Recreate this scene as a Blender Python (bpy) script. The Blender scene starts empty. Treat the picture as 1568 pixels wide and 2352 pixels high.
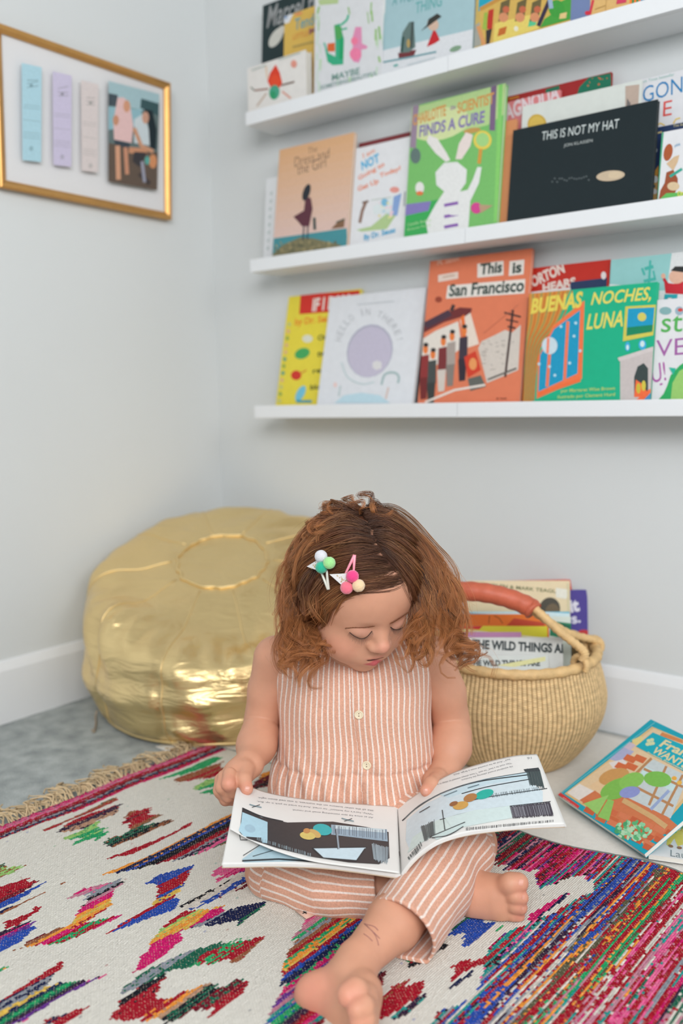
import bpy, bmesh, math, random
import numpy as np
from mathutils import Vector, Matrix
from mathutils.geometry import tessellate_polygon
from mathutils.bvhtree import BVHTree

SC = bpy.context.scene
COL = SC.collection
rnd = random.Random(7)
NR = np.random.RandomState(11)

# ------------------------------------------------------------------ camera
IMW, IMH = 1568, 2352
FPX = 2080.6
YAW, PITCH, ROLL = 0.653, 0.1225, -0.019
CAM = np.array([1.8483, -1.852, 0.72])
FW = np.array([-math.sin(YAW) * math.cos(PITCH), math.cos(YAW) * math.cos(PITCH), -math.sin(PITCH)])
_r = np.cross(FW, [0, 0, 1.0]); _r /= np.linalg.norm(_r); _u = np.cross(_r, FW)
RT = _r * math.cos(ROLL) + _u * math.sin(ROLL)
UP = -_r * math.sin(ROLL) + _u * math.cos(ROLL)
cd = bpy.data.cameras.new('camera')
cam = bpy.data.objects.new('camera', cd); COL.objects.link(cam)
cam.matrix_world = Matrix(((RT[0], UP[0], -FW[0], CAM[0]), (RT[1], UP[1], -FW[1], CAM[1]), (RT[2], UP[2], -FW[2], CAM[2]), (0, 0, 0, 1)))
cd.sensor_fit = 'VERTICAL'; cd.sensor_height = 36.0; cd.sensor_width = 24.0
cd.lens = 36.0 * FPX / IMH
cd.clip_start = 0.05; cd.clip_end = 50
cd.dof.use_dof = True; cd.dof.focus_distance = 1.33; cd.dof.aperture_fstop = 2.3
SC.camera = cam

# ------------------------------------------------------------------ light and exposure
SC.view_settings.view_transform = 'Standard'; SC.view_settings.look = 'None'
SC.view_settings.exposure = -0.13; SC.view_settings.gamma = 1.0
SC.view_settings.use_curve_mapping = False
wd = bpy.data.worlds.new('world'); SC.world = wd; wd.use_nodes = True
wd.node_tree.nodes['Background'].inputs[0].default_value = (0.86, 0.93, 1.0, 1)
wd.node_tree.nodes['Background'].inputs[1].default_value = 0.34
def area_light(name, loc, target, sx, sy, power, col):
    l = bpy.data.lights.new(name, 'AREA'); l.shape = 'RECTANGLE'; l.size = sx; l.size_y = sy
    l.energy = power; l.color = col
    o = bpy.data.objects.new(name, l); COL.objects.link(o)
    d = Vector(target) - Vector(loc)
    o.location = loc; o.rotation_euler = d.to_track_quat('-Z', 'Y').to_euler()
    return o
area_light('window_light', (2.7, -3.0, 2.05), (0.7, -0.4, 0.45), 2.0, 1.3, 92, (0.98, 0.985, 1.0))
area_light('side_fill_light', (4.1, -1.5, 1.9), (0.2, -0.8, 0.6), 1.6, 1.1, 32, (0.97, 0.985, 1.0))  # unseen fill lamp added on the right to brighten the left wall

# ------------------------------------------------------------------ projection helpers (pixel of the frame -> point on a real surface)
def ray(x, y): return FW + RT * ((x - IMW / 2) / FPX) - UP * ((y - IMH / 2) / FPX)
def at(x, y, d): return CAM + ray(x, y) * d
def on_plane(x, y, p, n):
    v = ray(x, y); n = np.asarray(n, float)
    return CAM + v * (((np.asarray(p) - CAM) @ n) / (v @ n))
def fl(x, y, z=0.0): return on_plane(x, y, (0, 0, z), (0, 0, 1))

# ------------------------------------------------------------------ mesh helpers
def lin(c):
    """'#rrggbb' or 0-255 tuple -> linear rgb"""
    if isinstance(c, str):
        c = c.lstrip('#'); c = [int(c[i:i + 2], 16) for i in (0, 2, 4)]
    o = []
    for v in c[:3]:
        v = v / 255.0
        o.append(v / 12.92 if v <= 0.04045 else ((v + 0.055) / 1.055) ** 2.4)
    return tuple(o)
def link(o, parent=None):
    COL.objects.link(o)
    if parent is not None: o.parent = parent
    return o
def tag(o, label=None, cat=None, group=None, kind=None):
    if label: o['label'] = label
    if cat: o['category'] = cat
    if group: o['group'] = group
    if kind: o['kind'] = kind
    return o
def empty(name, loc=(0, 0, 0)):
    o = bpy.data.objects.new(name, None); o.empty_display_size = 0.05; COL.objects.link(o); o.location = loc
    return o
def mesh_np(name, V, F, mat=None, parent=None, smooth=True, colors=None, attrs=None):
    """V (n,3) array; F (m,3|4) int array or list of lists; colors per-vertex linear rgb"""
    me = bpy.data.meshes.new(name)
    V = np.asarray(V, np.float32)
    if isinstance(F, np.ndarray) and F.ndim == 2:
        k = F.shape[1]; m = len(F)
        me.vertices.add(len(V)); me.vertices.foreach_set('co', V.ravel())
        me.loops.add(m * k); me.loops.foreach_set('vertex_index', F.astype(np.int32).ravel())
        me.polygons.add(m); me.polygons.foreach_set('loop_start', np.arange(0, m * k, k, dtype=np.int32))
        me.update(calc_edges=True)
    else:
        me.from_pydata([tuple(map(float, v)) for v in V], [], [tuple(int(i) for i in f) for f in F]); me.update()
    if smooth: me.polygons.foreach_set('use_smooth', [True] * len(me.polygons))
    if colors is not None:
        ca = me.color_attributes.new('Col', 'FLOAT_COLOR', 'POINT')
        cc = np.ones((len(V), 4), np.float32); cc[:, :3] = colors
        ca.data.foreach_set('color', cc.ravel())
    for an, av in (attrs or {}).items():
        a = me.attributes.new(an, 'FLOAT', 'POINT'); a.data.foreach_set('value', np.asarray(av, np.float32))
    o = bpy.data.objects.new(name, me)
    if mat is not None:
        for mm in (mat if isinstance(mat, (list, tuple)) else [mat]): me.materials.append(mm)
    return link(o, parent)
class MB:
    """collects pieces into one mesh with per-vertex colours"""
    def __init__(s): s.V = []; s.F = []; s.C = []
    def add(s, V, F, col=(1, 1, 1)):
        n = len(s.V); s.V += [tuple(v) for v in V]; s.F += [tuple(i + n for i in f) for f in F]; s.C += [col] * len(V)
    def box(s, lo, hi, col=(1, 1, 1), M=None):
        (a, b, c), (d, e, f) = lo, hi
        V = [(a, b, c), (d, b, c), (d, e, c), (a, e, c), (a, b, f), (d, b, f), (d, e, f), (a, e, f)]
        if M is not None: V = [tuple(M @ Vector(v)) for v in V]
        s.add(V, [(0, 3, 2, 1), (4, 5, 6, 7), (0, 1, 5, 4), (1, 2, 6, 5), (2, 3, 7, 6), (3, 0, 4, 7)], col)
    def tube(s, P, r, n=8, col=(1, 1, 1), cap=True):
        V, F = tube_geo(P, r, n, cap); s.add(V, F, col)
    def build(s, name, mat, parent=None, smooth=True, bevel=0.0, seg=2):
        o = mesh_np(name, np.array(s.V), s.F, mat, parent, smooth, np.array(s.C))
        if bevel:
            m = o.modifiers.new('bevel', 'BEVEL'); m.width = bevel; m.segments = seg; m.limit_method = 'ANGLE'
            m.harden_normals = False
        return o
def frames(P):
    P = np.asarray(P, float); T = np.gradient(P, axis=0); T /= np.linalg.norm(T, axis=1)[:, None] + 1e-12
    a = np.array([0, 0, 1.0]) if abs(T[0][2]) < 0.9 else np.array([1.0, 0, 0])
    N = np.zeros_like(P); n = a - T[0] * (a @ T[0]); n /= np.linalg.norm(n); N[0] = n
    for i in range(1, len(P)):
        n = N[i - 1] - T[i] * (N[i - 1] @ T[i]); N[i] = n / (np.linalg.norm(n) + 1e-12)
    return T, N, np.cross(T, N)
def tube_geo(P, r, n=8, cap=True):
    P = np.asarray(P, float); k = len(P); r = np.broadcast_to(np.asarray(r, float), (k,))
    T, N, B = frames(P); a = np.arange(n) * 2 * np.pi / n
    V = (P[:, None, :] + r[:, None, None] * (np.cos(a)[None, :, None] * N[:, None, :] + np.sin(a)[None, :, None] * B[:, None, :])).reshape(-1, 3)
    F = [(i * n + j, i * n + (j + 1) % n, (i + 1) * n + (j + 1) % n, (i + 1) * n + j) for i in range(k - 1) for j in range(n)]
    if cap: F += [tuple(range(n))[::-1], tuple((k - 1) * n + j for j in range(n))]
    return V, F
def smooth_path(pts, n=40, closed=False):
    """Catmull-Rom through pts"""
    P = np.asarray(pts, float); k = len(P)
    if closed: Q = np.vstack([P[-1], P, P[0], P[1]]); segs = k
    else: Q = np.vstack([2 * P[0] - P[1], P, 2 * P[-1] - P[-2]]); segs = k - 1
    t = np.linspace(0, segs, n, endpoint=not closed); i = np.minimum(t.astype(int), segs - 1); u = (t - i)[:, None]
    p0, p1, p2, p3 = Q[i], Q[i + 1], Q[i + 2], Q[i + 3]
    return 0.5 * (2 * p1 + (p2 - p0) * u + (2 * p0 - 5 * p1 + 4 * p2 - p3) * u ** 2 + (3 * p1 - p0 - 3 * p2 + p3) * u ** 3)

# ------------------------------------------------------------------ materials
def new_mat(name):
    m = bpy.data.materials.new(name); m.use_nodes = True
    return m, m.node_tree.nodes, m.node_tree.links, m.node_tree.nodes['Principled BSDF']
def mat(name, col, rough=0.5, metal=0.0, noise=0.0, nscale=40, bump=0.0, bscale=200, coat=0.0, spec=0.5, sheen=0.0):
    m, N, L, b = new_mat(name)
    c = lin(col) if not isinstance(col, tuple) or max(col) > 1 else col
    b.inputs['Base Color'].default_value = (*c, 1); b.inputs['Roughness'].default_value = rough
    b.inputs['Metallic'].default_value = metal; b.inputs['Coat Weight'].default_value = coat
    b.inputs['Specular IOR Level'].default_value = spec; b.inputs['Sheen Weight'].default_value = sheen
    tc = N.new('ShaderNodeTexCoord')
    if noise:
        t = N.new('ShaderNodeTexNoise'); t.inputs['Scale'].default_value = nscale; t.inputs['Detail'].default_value = 4
        L.new(tc.outputs['Object'], t.inputs['Vector'])
        r = N.new('ShaderNodeMapRange'); r.inputs['To Min'].default_value = 1 - noise; r.inputs['To Max'].default_value = 1 + noise
        r.inputs['From Min'].default_value = 0.25; r.inputs['From Max'].default_value = 0.75
        L.new(t.outputs['Fac'], r.inputs['Value'])
        v = N.new('ShaderNodeVectorMath'); v.operation = 'SCALE'; v.inputs[0].default_value = c
        L.new(r.outputs[0], v.inputs['Scale']); L.new(v.outputs[0], b.inputs['Base Color'])
    if bump:
        t = N.new('ShaderNodeTexNoise'); t.inputs['Scale'].default_value = bscale; t.inputs['Detail'].default_value = 3
        L.new(tc.outputs['Object'], t.inputs['Vector'])
        bp = N.new('ShaderNodeBump'); bp.inputs['Strength'].default_value = bump; bp.inputs['Distance'].default_value = 0.002
        L.new(t.outputs['Fac'], bp.inputs['Height']); L.new(bp.outputs[0], b.inputs['Normal'])
    return m
def mat_vcol(name, rough=0.5, bump=0.0, bscale=300, noise=0.0, nscale=100, spec=0.4, sss=0.0, coat=0.0):
    m, N, L, b = new_mat(name)
    a = N.new('ShaderNodeVertexColor'); a.layer_name = 'Col'
    b.inputs['Roughness'].default_value = rough; b.inputs['Specular IOR Level'].default_value = spec
    b.inputs['Coat Weight'].default_value = coat
    tc = N.new('ShaderNodeTexCoord')
    src = a.outputs['Color']
    if noise:
        t = N.new('ShaderNodeTexNoise'); t.inputs['Scale'].default_value = nscale; t.inputs['Detail'].default_value = 4
        L.new(tc.outputs['Object'], t.inputs['Vector'])
        r = N.new('ShaderNodeMapRange'); r.inputs['From Min'].default_value = .25; r.inputs['From Max'].default_value = .75
        r.inputs['To Min'].default_value = 1 - noise; r.inputs['To Max'].default_value = 1 + noise
        L.new(t.outputs['Fac'], r.inputs['Value'])
        v = N.new('ShaderNodeVectorMath'); v.operation = 'SCALE'; L.new(src, v.inputs[0]); L.new(r.outputs[0], v.inputs['Scale']); src = v.outputs[0]
    L.new(src, b.inputs['Base Color'])
    if sss:
        b.inputs['Subsurface Weight'].default_value = sss; b.inputs['Subsurface Radius'].default_value = (1.0, 0.35, 0.2)
        b.inputs['Subsurface Scale'].default_value = 0.006
    if bump:
        t = N.new('ShaderNodeTexNoise'); t.inputs['Scale'].default_value = bscale; t.inputs['Detail'].default_value = 3
        L.new(tc.outputs['Object'], t.inputs['Vector'])
        bp = N.new('ShaderNodeBump'); bp.inputs['Strength'].default_value = bump; bp.inputs['Distance'].default_value = 0.001
        L.new(t.outputs['Fac'], bp.inputs['Height']); L.new(bp.outputs[0], b.inputs['Normal'])
    return m
M_PRINT = mat_vcol('printed_paper', 0.42, noise=0.05, nscale=160, spec=0.3)
M_WHITE = mat('white_satin_paint', (229, 231, 233), 0.42, bump=0.02, bscale=90)
M_PAGE = mat('book_pages', (232, 228, 218), 0.8, noise=0.03, nscale=200)
# ------------------------------------------------------------------ room shell
T_B, H_B = 0.014, 0.1438
M_WALL = mat('grey_wall_paint', (213, 216, 216), 0.75, noise=0.012, nscale=3, bump=0.06, bscale=350, spec=0.25)
def carpet_mat():
    m, N, L, b = new_mat('grey_carpet')
    tc = N.new('ShaderNodeTexCoord')
    t1 = N.new('ShaderNodeTexNoise'); t1.inputs['Scale'].default_value = 22; t1.inputs['Detail'].default_value = 3
    t2 = N.new('ShaderNodeTexNoise'); t2.inputs['Scale'].default_value = 420; t2.inputs['Detail'].default_value = 3
    for t in (t1, t2): L.new(tc.outputs['Object'], t.inputs['Vector'])
    mx = N.new('ShaderNodeMath'); mx.operation = 'MULTIPLY_ADD'; mx.inputs[1].default_value = 0.55
    L.new(t1.outputs['Fac'], mx.inputs[0])
    m2 = N.new('ShaderNodeMath'); m2.operation = 'MULTIPLY'; m2.inputs[1].default_value = 0.45; L.new(t2.outputs['Fac'], m2.inputs[0])
    L.new(m2.outputs[0], mx.inputs[2])
    cr = N.new('ShaderNodeValToRGB'); cr.color_ramp.elements[0].position = 0.33; cr.color_ramp.elements[1].position = 0.66
    cr.color_ramp.elements[0].color = (*lin((116, 124, 124)), 1); cr.color_ramp.elements[1].color = (*lin((184, 190, 188)), 1)
    L.new(mx.outputs[0], cr.inputs[0]); L.new(cr.outputs[0], b.inputs['Base Color'])
    b.inputs['Roughness'].default_value = 0.95; b.inputs['Specular IOR Level'].default_value = 0.1; b.inputs['Sheen Weight'].default_value = 0.2
    bp = N.new('ShaderNodeBump'); bp.inputs['Strength'].default_value = 0.9; bp.inputs['Distance'].default_value = 0.006
    L.new(mx.outputs[0], bp.inputs['Height']); L.new(bp.outputs[0], b.inputs['Normal'])
    return m
def struct(name, lo, hi, m, bevel=0):
    b = MB(); b.box(lo, hi); o = b.build(name, m, smooth=False, bevel=bevel); o['kind'] = 'structure'; return o
struct('floor', (-0.1, -4.6, -0.1), (4.2, 0.1, 0), carpet_mat())
struct('wall_left', (-0.1, -4.6, 0), (0, 0.0, 2.45), M_WALL)
struct('wall_back', (-0.1, 0.0, 0), (4.2, 0.1, 2.45), M_WALL)
struct('ceiling', (-0.1, -4.6, 2.45), (4.2, 0.1, 2.55), mat('ceiling_paint', (226, 227, 226), 0.8, bump=.03))
def baseboard(name, along):
    prof = [(0, 0), (T_B, 0), (T_B, H_B - 0.022), (T_B - 0.003, H_B - 0.014), (0.006, H_B - 0.002), (0.004, H_B), (0, H_B)]
    V = []; n = len(prof)
    for s in (0, 1):
        for t, z in prof:
            V.append((t, -4.5 * s, z) if along == 'y' else (4.1 * s, -t, z))
    F = [(i, (i + 1) % n, n + (i + 1) % n, n + i) for i in range(n)] + [tuple(range(n)), tuple(range(n, 2 * n))[::-1]]
    o = mesh_np(name, V, F, M_WHITE, None, False); o['kind'] = 'structure'
    bm = bmesh.new(); bm.from_mesh(o.data); bmesh.ops.recalc_face_normals(bm, faces=bm.faces); bm.to_mesh(o.data); bm.free()
baseboard('baseboard_left', 'y'); baseboard('baseboard_back', 'x')

# ------------------------------------------------------------------ picture ledges
LD, LIP, XL = 0.1146, 0.032, 0.2418
LZ = (1.4025, 1.0463, 0.6787)
def ledge(z, label, joint):
    root = empty('picture_ledge', (XL, 0, z)); tag(root, label, 'ledge', 'white picture ledges on the back wall')
    x1 = 2.35
    for nm, lo, hi in (('shelf_board', (0, -LD + .012, 0), (x1, 0, 0.012)), ('front_lip', (0, -LD, 0), (joint, -LD + .0118, LIP)),
                       ('front_lip', (joint + .0008, -LD - .0006, 0), (x1, -LD + .0118, LIP)), ('back_strip', (0, -0.012, .0122), (x1, 0, 0.05))):
        b = MB(); b.box(lo, hi); b.build(nm, M_WHITE, root, False, 0.0015)
ledge(LZ[0], 'topmost white picture ledge, cut off by the top of the picture', 0.58)
ledge(LZ[1], 'middle white picture ledge holding the black landscape book', 0.62)
ledge(LZ[2], 'lowest white picture ledge, holding the tall orange book', 0.60)
# ------------------------------------------------------------------ flat print on real planes
_font_cache = {}
def glyphs(txt, bold=0.0, shear=0.0, res=3):
    key = (txt, bold, shear)
    if key in _font_cache: return _font_cache[key]
    cu = bpy.data.curves.new('text', 'FONT'); cu.body = txt; cu.size = 1.0; cu.offset = bold; cu.shear = shear; cu.resolution_u = res
    ob = bpy.data.objects.new('text', cu); COL.objects.link(ob)
    dg = bpy.context.evaluated_depsgraph_get(); me = ob.evaluated_get(dg).to_mesh()
    V = np.array([(v.co.x, v.co.y) for v in me.vertices]) if len(me.vertices) else np.zeros((0, 2))
    F = []
    for p in me.polygons: F.append(list(p.vertices))
    ob.evaluated_get(dg).to_mesh_clear(); bpy.data.objects.remove(ob); bpy.data.curves.remove(cu)
    if len(V):
        lo, hi = V.min(0), V.max(0); V = (V - lo) / np.maximum(hi - lo, 1e-6)   # unit box
    _font_cache[key] = (V, F); return V, F
def clip_poly(P, n, d):
    out = []
    for i in range(len(P)):
        a, b = P[i], P[(i + 1) % len(P)]; da, db = a @ n - d, b @ n - d
        if da <= 0: out.append(a)
        if (da < 0) != (db < 0) and abs(da - db) > 1e-12: out.append(a + (b - a) * (da / (da - db)))
    return out
class Print:
    """flat inks on a plane: O origin, ex, ey in-plane axes, en towards the viewer, (w,h) the printed rectangle"""
    def __init__(s, O, ex, ey, en, w, h, step=0.00018, margin=0.0):
        s.O, s.ex, s.ey, s.en, s.w, s.h = map(np.asarray, (O, ex, ey, en, w, h)); s.V = []; s.F = []; s.C = []; s.k = 0; s.step = step
        s.m = margin
    def px(s, p):
        q = on_plane(p[0], p[1], s.O, s.en) - s.O
        return np.array([q @ s.ex, q @ s.ey])
    def _emit(s, tris, col):
        s.k += 1; z = s.k
        c = lin(col)
        for t in tris:
            P = [np.asarray(q, float) for q in t]
            for n, d in ((np.array([1., 0]), s.w - s.m), (np.array([-1., 0]), -s.m), (np.array([0, 1.]), s.h - s.m), (np.array([0, -1.]), -s.m)):
                if len(P) > 2: P = clip_poly(P, n, d)
            if len(P) < 3: continue
            n0 = len(s.V); s.V += [(q[0], q[1], z) for q in P]; s.C += [c] * len(P); s.F.append(tuple(range(n0, n0 + len(P))))
    def uvpoly(s, L, col):
        L = [np.asarray(q, float) for q in L]
        T = tessellate_polygon([[Vector((q[0], q[1], 0)) for q in L]])
        tr = []
        for t in T:
            a, b, c = (L[i] for i in t)
            if (b[0] - a[0]) * (c[1] - a[1]) - (b[1] - a[1]) * (c[0] - a[0]) < 0: b, c = c, b
            tr.append((a, b, c))
        s._emit(tr, col)
    def poly(s, pts, col): s.uvpoly([s.px(p) for p in pts], col)
    def rect(s, x0, y0, x1, y1, col): s.uvpoly([(x0, y0), (x1, y0), (x1, y1), (x0, y1)], col)   # in plane units
    def ell(s, c, rx, ry, col, rot=0.0, n=20):
        a = np.radians(rot); s.poly([(c[0] + rx * math.cos(t) * math.cos(a) - ry * math.sin(t) * math.sin(a), c[1] + rx * math.cos(t) * math.sin(a) + ry * math.sin(t) * math.cos(a)) for t in np.arange(n) * 2 * np.pi / n], col)
    def line(s, pts, w, col, n=0):
        P = np.array(pts, float)
        if n: P = smooth_path(P, n)
        T = np.gradient(P, axis=0); T /= np.linalg.norm(T, axis=1)[:, None] + 1e-9; N = np.stack([-T[:, 1], T[:, 0]], 1) * w / 2
        A, B = [s.px(p) for p in P + N], [s.px(p) for p in P - N]
        s._emit([(B[i], B[i + 1], A[i + 1], A[i]) if (B[i + 1] - B[i])[0] * (A[i] - B[i])[1] - (B[i + 1] - B[i])[1] * (A[i] - B[i])[0] > 0 else (A[i], A[i + 1], B[i + 1], B[i]) for i in range(len(P) - 1)], col)
    def text(s, txt, a, b, hpx, col, bold=0.0, shear=0.0, flip=False):
        """text box: baseline from pixel a to pixel b, hpx tall in the picture"""
        A, B = s.px(a), s.px(b); up = s.px((a[0], a[1] - hpx)) - A; up = s.ey * 0 + 0 if False else up
        d = B - A; up = up - d * ((up @ d) / (d @ d))            # upright letters
        V, F = glyphs(txt, bold, shear)
        Q = [A + d * v[0] + up * v[1] for v in V]
        s._emit([[Q[i] for i in f] for f in F], col)
    def scatter(s, box, n, size, cols, seed=1):
        r = random.Random(seed)
        for _ in range(n):
            x, y = r.uniform(box[0], box[2]), r.uniform(box[1], box[3]); s.ell((x, y), size * r.uniform(.5, 1.2), size * r.uniform(.3, .9), r.choice(cols), r.uniform(0, 180), 8)
    def build(s, name, parent, local=True):
        if not s.V: return None
        V = np.array(s.V); V[:, 2] = .00012 + V[:, 2] / s.k * min(.0007, .00012 * s.k)       # thin stacked inks
        o = mesh_np(name, V, s.F, M_PRINT, parent, False, np.array(s.C)); return o

def book_solid(name, w, h, t, cover, spine_side='L', board=0.0022, hard=True, pages=(232, 228, 218)):
    """a closed book standing: x 0..w, y 0..h, z 0 (front cover) .. -t ; origin at the lower left corner of the front cover"""
    cm = mat(name + '_cover', cover, 0.42, noise=0.03, nscale=60, spec=.3)
    b = MB(); bd = board if hard else 0.0006; o_ = 0.0025 if hard else 0.0004
    b.box((0, 0, -bd), (w, h, 0)); b.box((0, 0, -t), (w, h, -t + bd))
    if spine_side == 'L': b.box((0, 0, -t + bd * .98), (bd, h, -bd * .98))
    elif spine_side == 'R': b.box((w - bd, 0, -t + bd * .98), (w, h, -bd * .98))
    else: b.box((0, h - bd, -t + bd * .98), (w, h, -bd * .98))
    root = b.build(name, cm, None, False, min(0.0006, bd * .3))
    p = MB()
    lo = [o_, o_, -t + bd]; hi = [w - o_, h - o_, -bd]
    if spine_side == 'L': lo[0] = bd
    elif spine_side == 'R': hi[0] = w - bd
    else: hi[1] = h - bd
    p.box(lo, hi); p.build('page_block', M_PAGE, root, False)
    return root
GRP = ('picture books on the top ledge', 'picture books on the middle ledge', 'picture books on the lowest ledge')
def ledge_book(shelf, tl, tr, br, bl, yb, tilt, t, cover, label, art=None, hard=True, spine='L', name='picture_book'):
    th = math.radians(tilt); ey = np.array([0, math.sin(th), math.cos(th)]); en = np.array([0, -math.cos(th), math.sin(th)]); ex = np.array([1.0, 0, 0])
    O0 = np.array([0, -yb, LZ[shelf] + 0.0125])
    q = lambda p: on_plane(p[0], p[1], O0, en) - O0
    x0 = (q(tl)[0] + q(bl)[0]) / 2; x1 = (q(tr)[0] + q(br)[0]) / 2; h = (q(tl) @ ey + q(tr) @ ey) / 2
    O = O0 + ex * x0; O[2] += t * math.sin(th)                      # the lower back edge stands on the board
    root = book_solid(name, x1 - x0, h, t, cover, spine, hard=hard)
    root.matrix_world = Matrix(((1, ey[0], en[0], O[0]), (0, ey[1], en[1], O[1]), (0, ey[2], en[2], O[2]), (0, 0, 0, 1)))
    tag(root, label, 'book', GRP[shelf])
    if art:
        P = Print(O, ex, ey, en, x1 - x0, h); art(P); P.build('cover_print', root)
    return root
W_, K_ = (224, 222, 220), (34, 44, 48)
# ---------- top ledge
def art(P):
    P.text('Marcel the', (612, 66), (748, 20), 50, (150, 152, 152), 0.012, 0.25)
    P.ell((634, 86), 12, 26, (200, 199, 190), 32); P.ell((646, 70), 8, 12, (206, 203, 194), 30)
ledge_book(0, (602, 10), (728, -28), (722, 100), (602, 135), .048, 4.4, .012, (26, 46, 48), 'black book with chalky white handwriting at the far left end, behind the yellow one', art)
def art(P):
    P.poly([(650, 34), (676, 26), (664, 52), (650, 56)], (214, 216, 220)); P.ell((656, 40), 4, 3, (120, 150, 190))
    P.text('Tender', (676, 70), (740, 52), 26, (112, 156, 158), 0.02); P.text('LITTLE', (672, 92), (708, 82), 12, (216, 146, 72), .02); P.text('M', (710, 80), (726, 74), 14, (150, 92, 92), .03)
    P.line([(672, 108), (720, 96)], 5, (176, 150, 82)); P.line([(678, 34), (694, 30)], 5, (220, 140, 96))
ledge_book(0, (652, 36), (742, 10), (738, 110), (652, 134), .064, 4.4, .010, (214, 176, 84), 'yellow book with blue lettering on the top ledge, tucked behind the white board book', art)
def art(P):
    P.poly([(633, 148), (642, 166), (648, 190), (642, 202), (622, 202), (614, 186), (620, 168)], (214, 60, 34)); P.ell((632, 186), 12, 15, (224, 72, 36))
    P.ell((630, 212), 12, 17, (66, 158, 128), 8); P.ell((627, 218), 6, 9, (40, 150, 100))
    for a, b, w, c in (((616, 204), (584, 208), 4, (150, 110, 96)), ((584, 208), (576, 200), 3, (120, 124, 112)), ((646, 196), (676, 188), 4, (110, 84, 72)), ((612, 214), (590, 244), 4, (196, 176, 160)), ((648, 210), (668, 226), 4, (216, 150, 130)), ((614, 180), (611, 152), 4, (222, 196, 172))):
        P.line([a, b], w, c)
    P.ell((675, 147), 7, 9, (222, 150, 132)); P.line([(578, 162), (612, 150)], 3, (176, 186, 180)); P.line([(640, 137), (690, 121)], 3, (176, 186, 180))
ledge_book(0, (567, 155), (701, 117), (704, 215), (570, 250), .096, 1.0, .022, (222, 218, 213), 'small thick white board book with a red and green motif on the top ledge', art, spine='L')
def art(P):
    P.poly([(730, 0), (778, -12), (776, 8), (734, 12)], (176, 196, 140))
    P.poly([(767, 58), (780, 54), (790, 90), (788, 148), (764, 150), (752, 142), (746, 112), (754, 122), (770, 130), (770, 95)], (50, 166, 124))
    P.poly([(768, 58), (784, 62), (786, 90), (772, 92)], (76, 160, 84)); P.poly([(780, 90), (787, 84), (788, 136), (779, 136)], (20, 156, 96))
    P.line([(782, 58), (796, 46), (800, 34)], 5, (58, 176, 138), 8); P.line([(784, 68), (797, 65)], 4, (40, 168, 130)); P.poly([(752, 100), (769, 98), (769, 118), (751, 119)], (212, 98, 44)); P.line([(744, 98), (752, 120)], 4, (70, 176, 150))
    P.poly([(816, 62), (830, 62), (831, 100), (844, 106), (842, 112), (830, 114), (830, 130), (824, 144), (812, 142), (804, 130), (810, 108), (808, 92)], (218, 138, 174)); P.ell((814, 94), 8, 9, (234, 120, 152)); P.ell((816, 124), 13, 14, (232, 124, 160))
    r = random.Random(4)
    for i in range(34):
        x = r.choice([r.uniform(726, 742), r.uniform(740, 878), r.uniform(842, 878)]); y = r.uniform(4, 190)
        if 744 < x < 846 and 40 < y < 160: continue
        P.line([(x, y), (x + r.uniform(-4, 4), y + r.uniform(12, 34))], r.uniform(2, 6), r.choice([(186, 210, 176), (150, 190, 120), (196, 214, 196), (140, 186, 110)]))
    P.text('MAYBE', (762, 186), (826, 170), 15, (120, 154, 146), .02); P.text('SOMETHING BEAUTIFUL', (736, 206), (866, 172), 9, (140, 166, 162), .02)
ledge_book(0, (722, -10), (882, -60), (876, 170), (722, 208), .094, 3.0, .010, (212, 213, 215), 'white book with a green and a pink shape among grass blades, top ledge', art)
def art(P):
    P.poly([(870, 118), (1090, 66), (1094, 140), (870, 190)], (214, 216, 219))
    P.text('A WONDROUS', (900, 14), (1016, -14), 24, (104, 160, 164), .01); P.text('THING', (953, 32), (1014, 14), 26, (104, 168, 168), .015)
    P.poly([(980, 108), (996, 66), (1002, 74), (1010, 92), (998, 100)], (190, 36, 44)); P.ell((994, 56), 13, 15, (206, 176, 156), -20); P.poly([(980, 58), (984, 44), (1004, 31), (1014, 38), (990, 56), (966, 72)], (52, 52, 48))
    P.poly([(914, 122), (956, 114), (950, 130), (916, 136)], (110, 48, 52)); P.poly([(920, 122), (924, 76), (940, 50), (950, 52), (954, 108), (940, 120)], (96, 116, 112)); P.line([(926, 84), (922, 120)], 6, (40, 72, 66)); P.line([(948, 50), (944, 110)], 6, (64, 76, 74)); P.ell((938, 100), 4, 10, (176, 150, 92))
    P.line([(880, 143), (940, 132), (1002, 119)], 4, (108, 154, 162)); P.line([(904, 152), (914, 149)], 5, (100, 168, 160)); P.ell((1046, 112), 14, 6, (126, 156, 128), -20); P.line([(936, 150), (1000, 132)], 3, (192, 202, 206))
ledge_book(0, (885, -30), (1093, -90), (1085, 108), (874, 160), .094, 5.8, .011, (160, 190, 196), 'pale blue book over white ground with a small red patch, top ledge', art)
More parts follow.
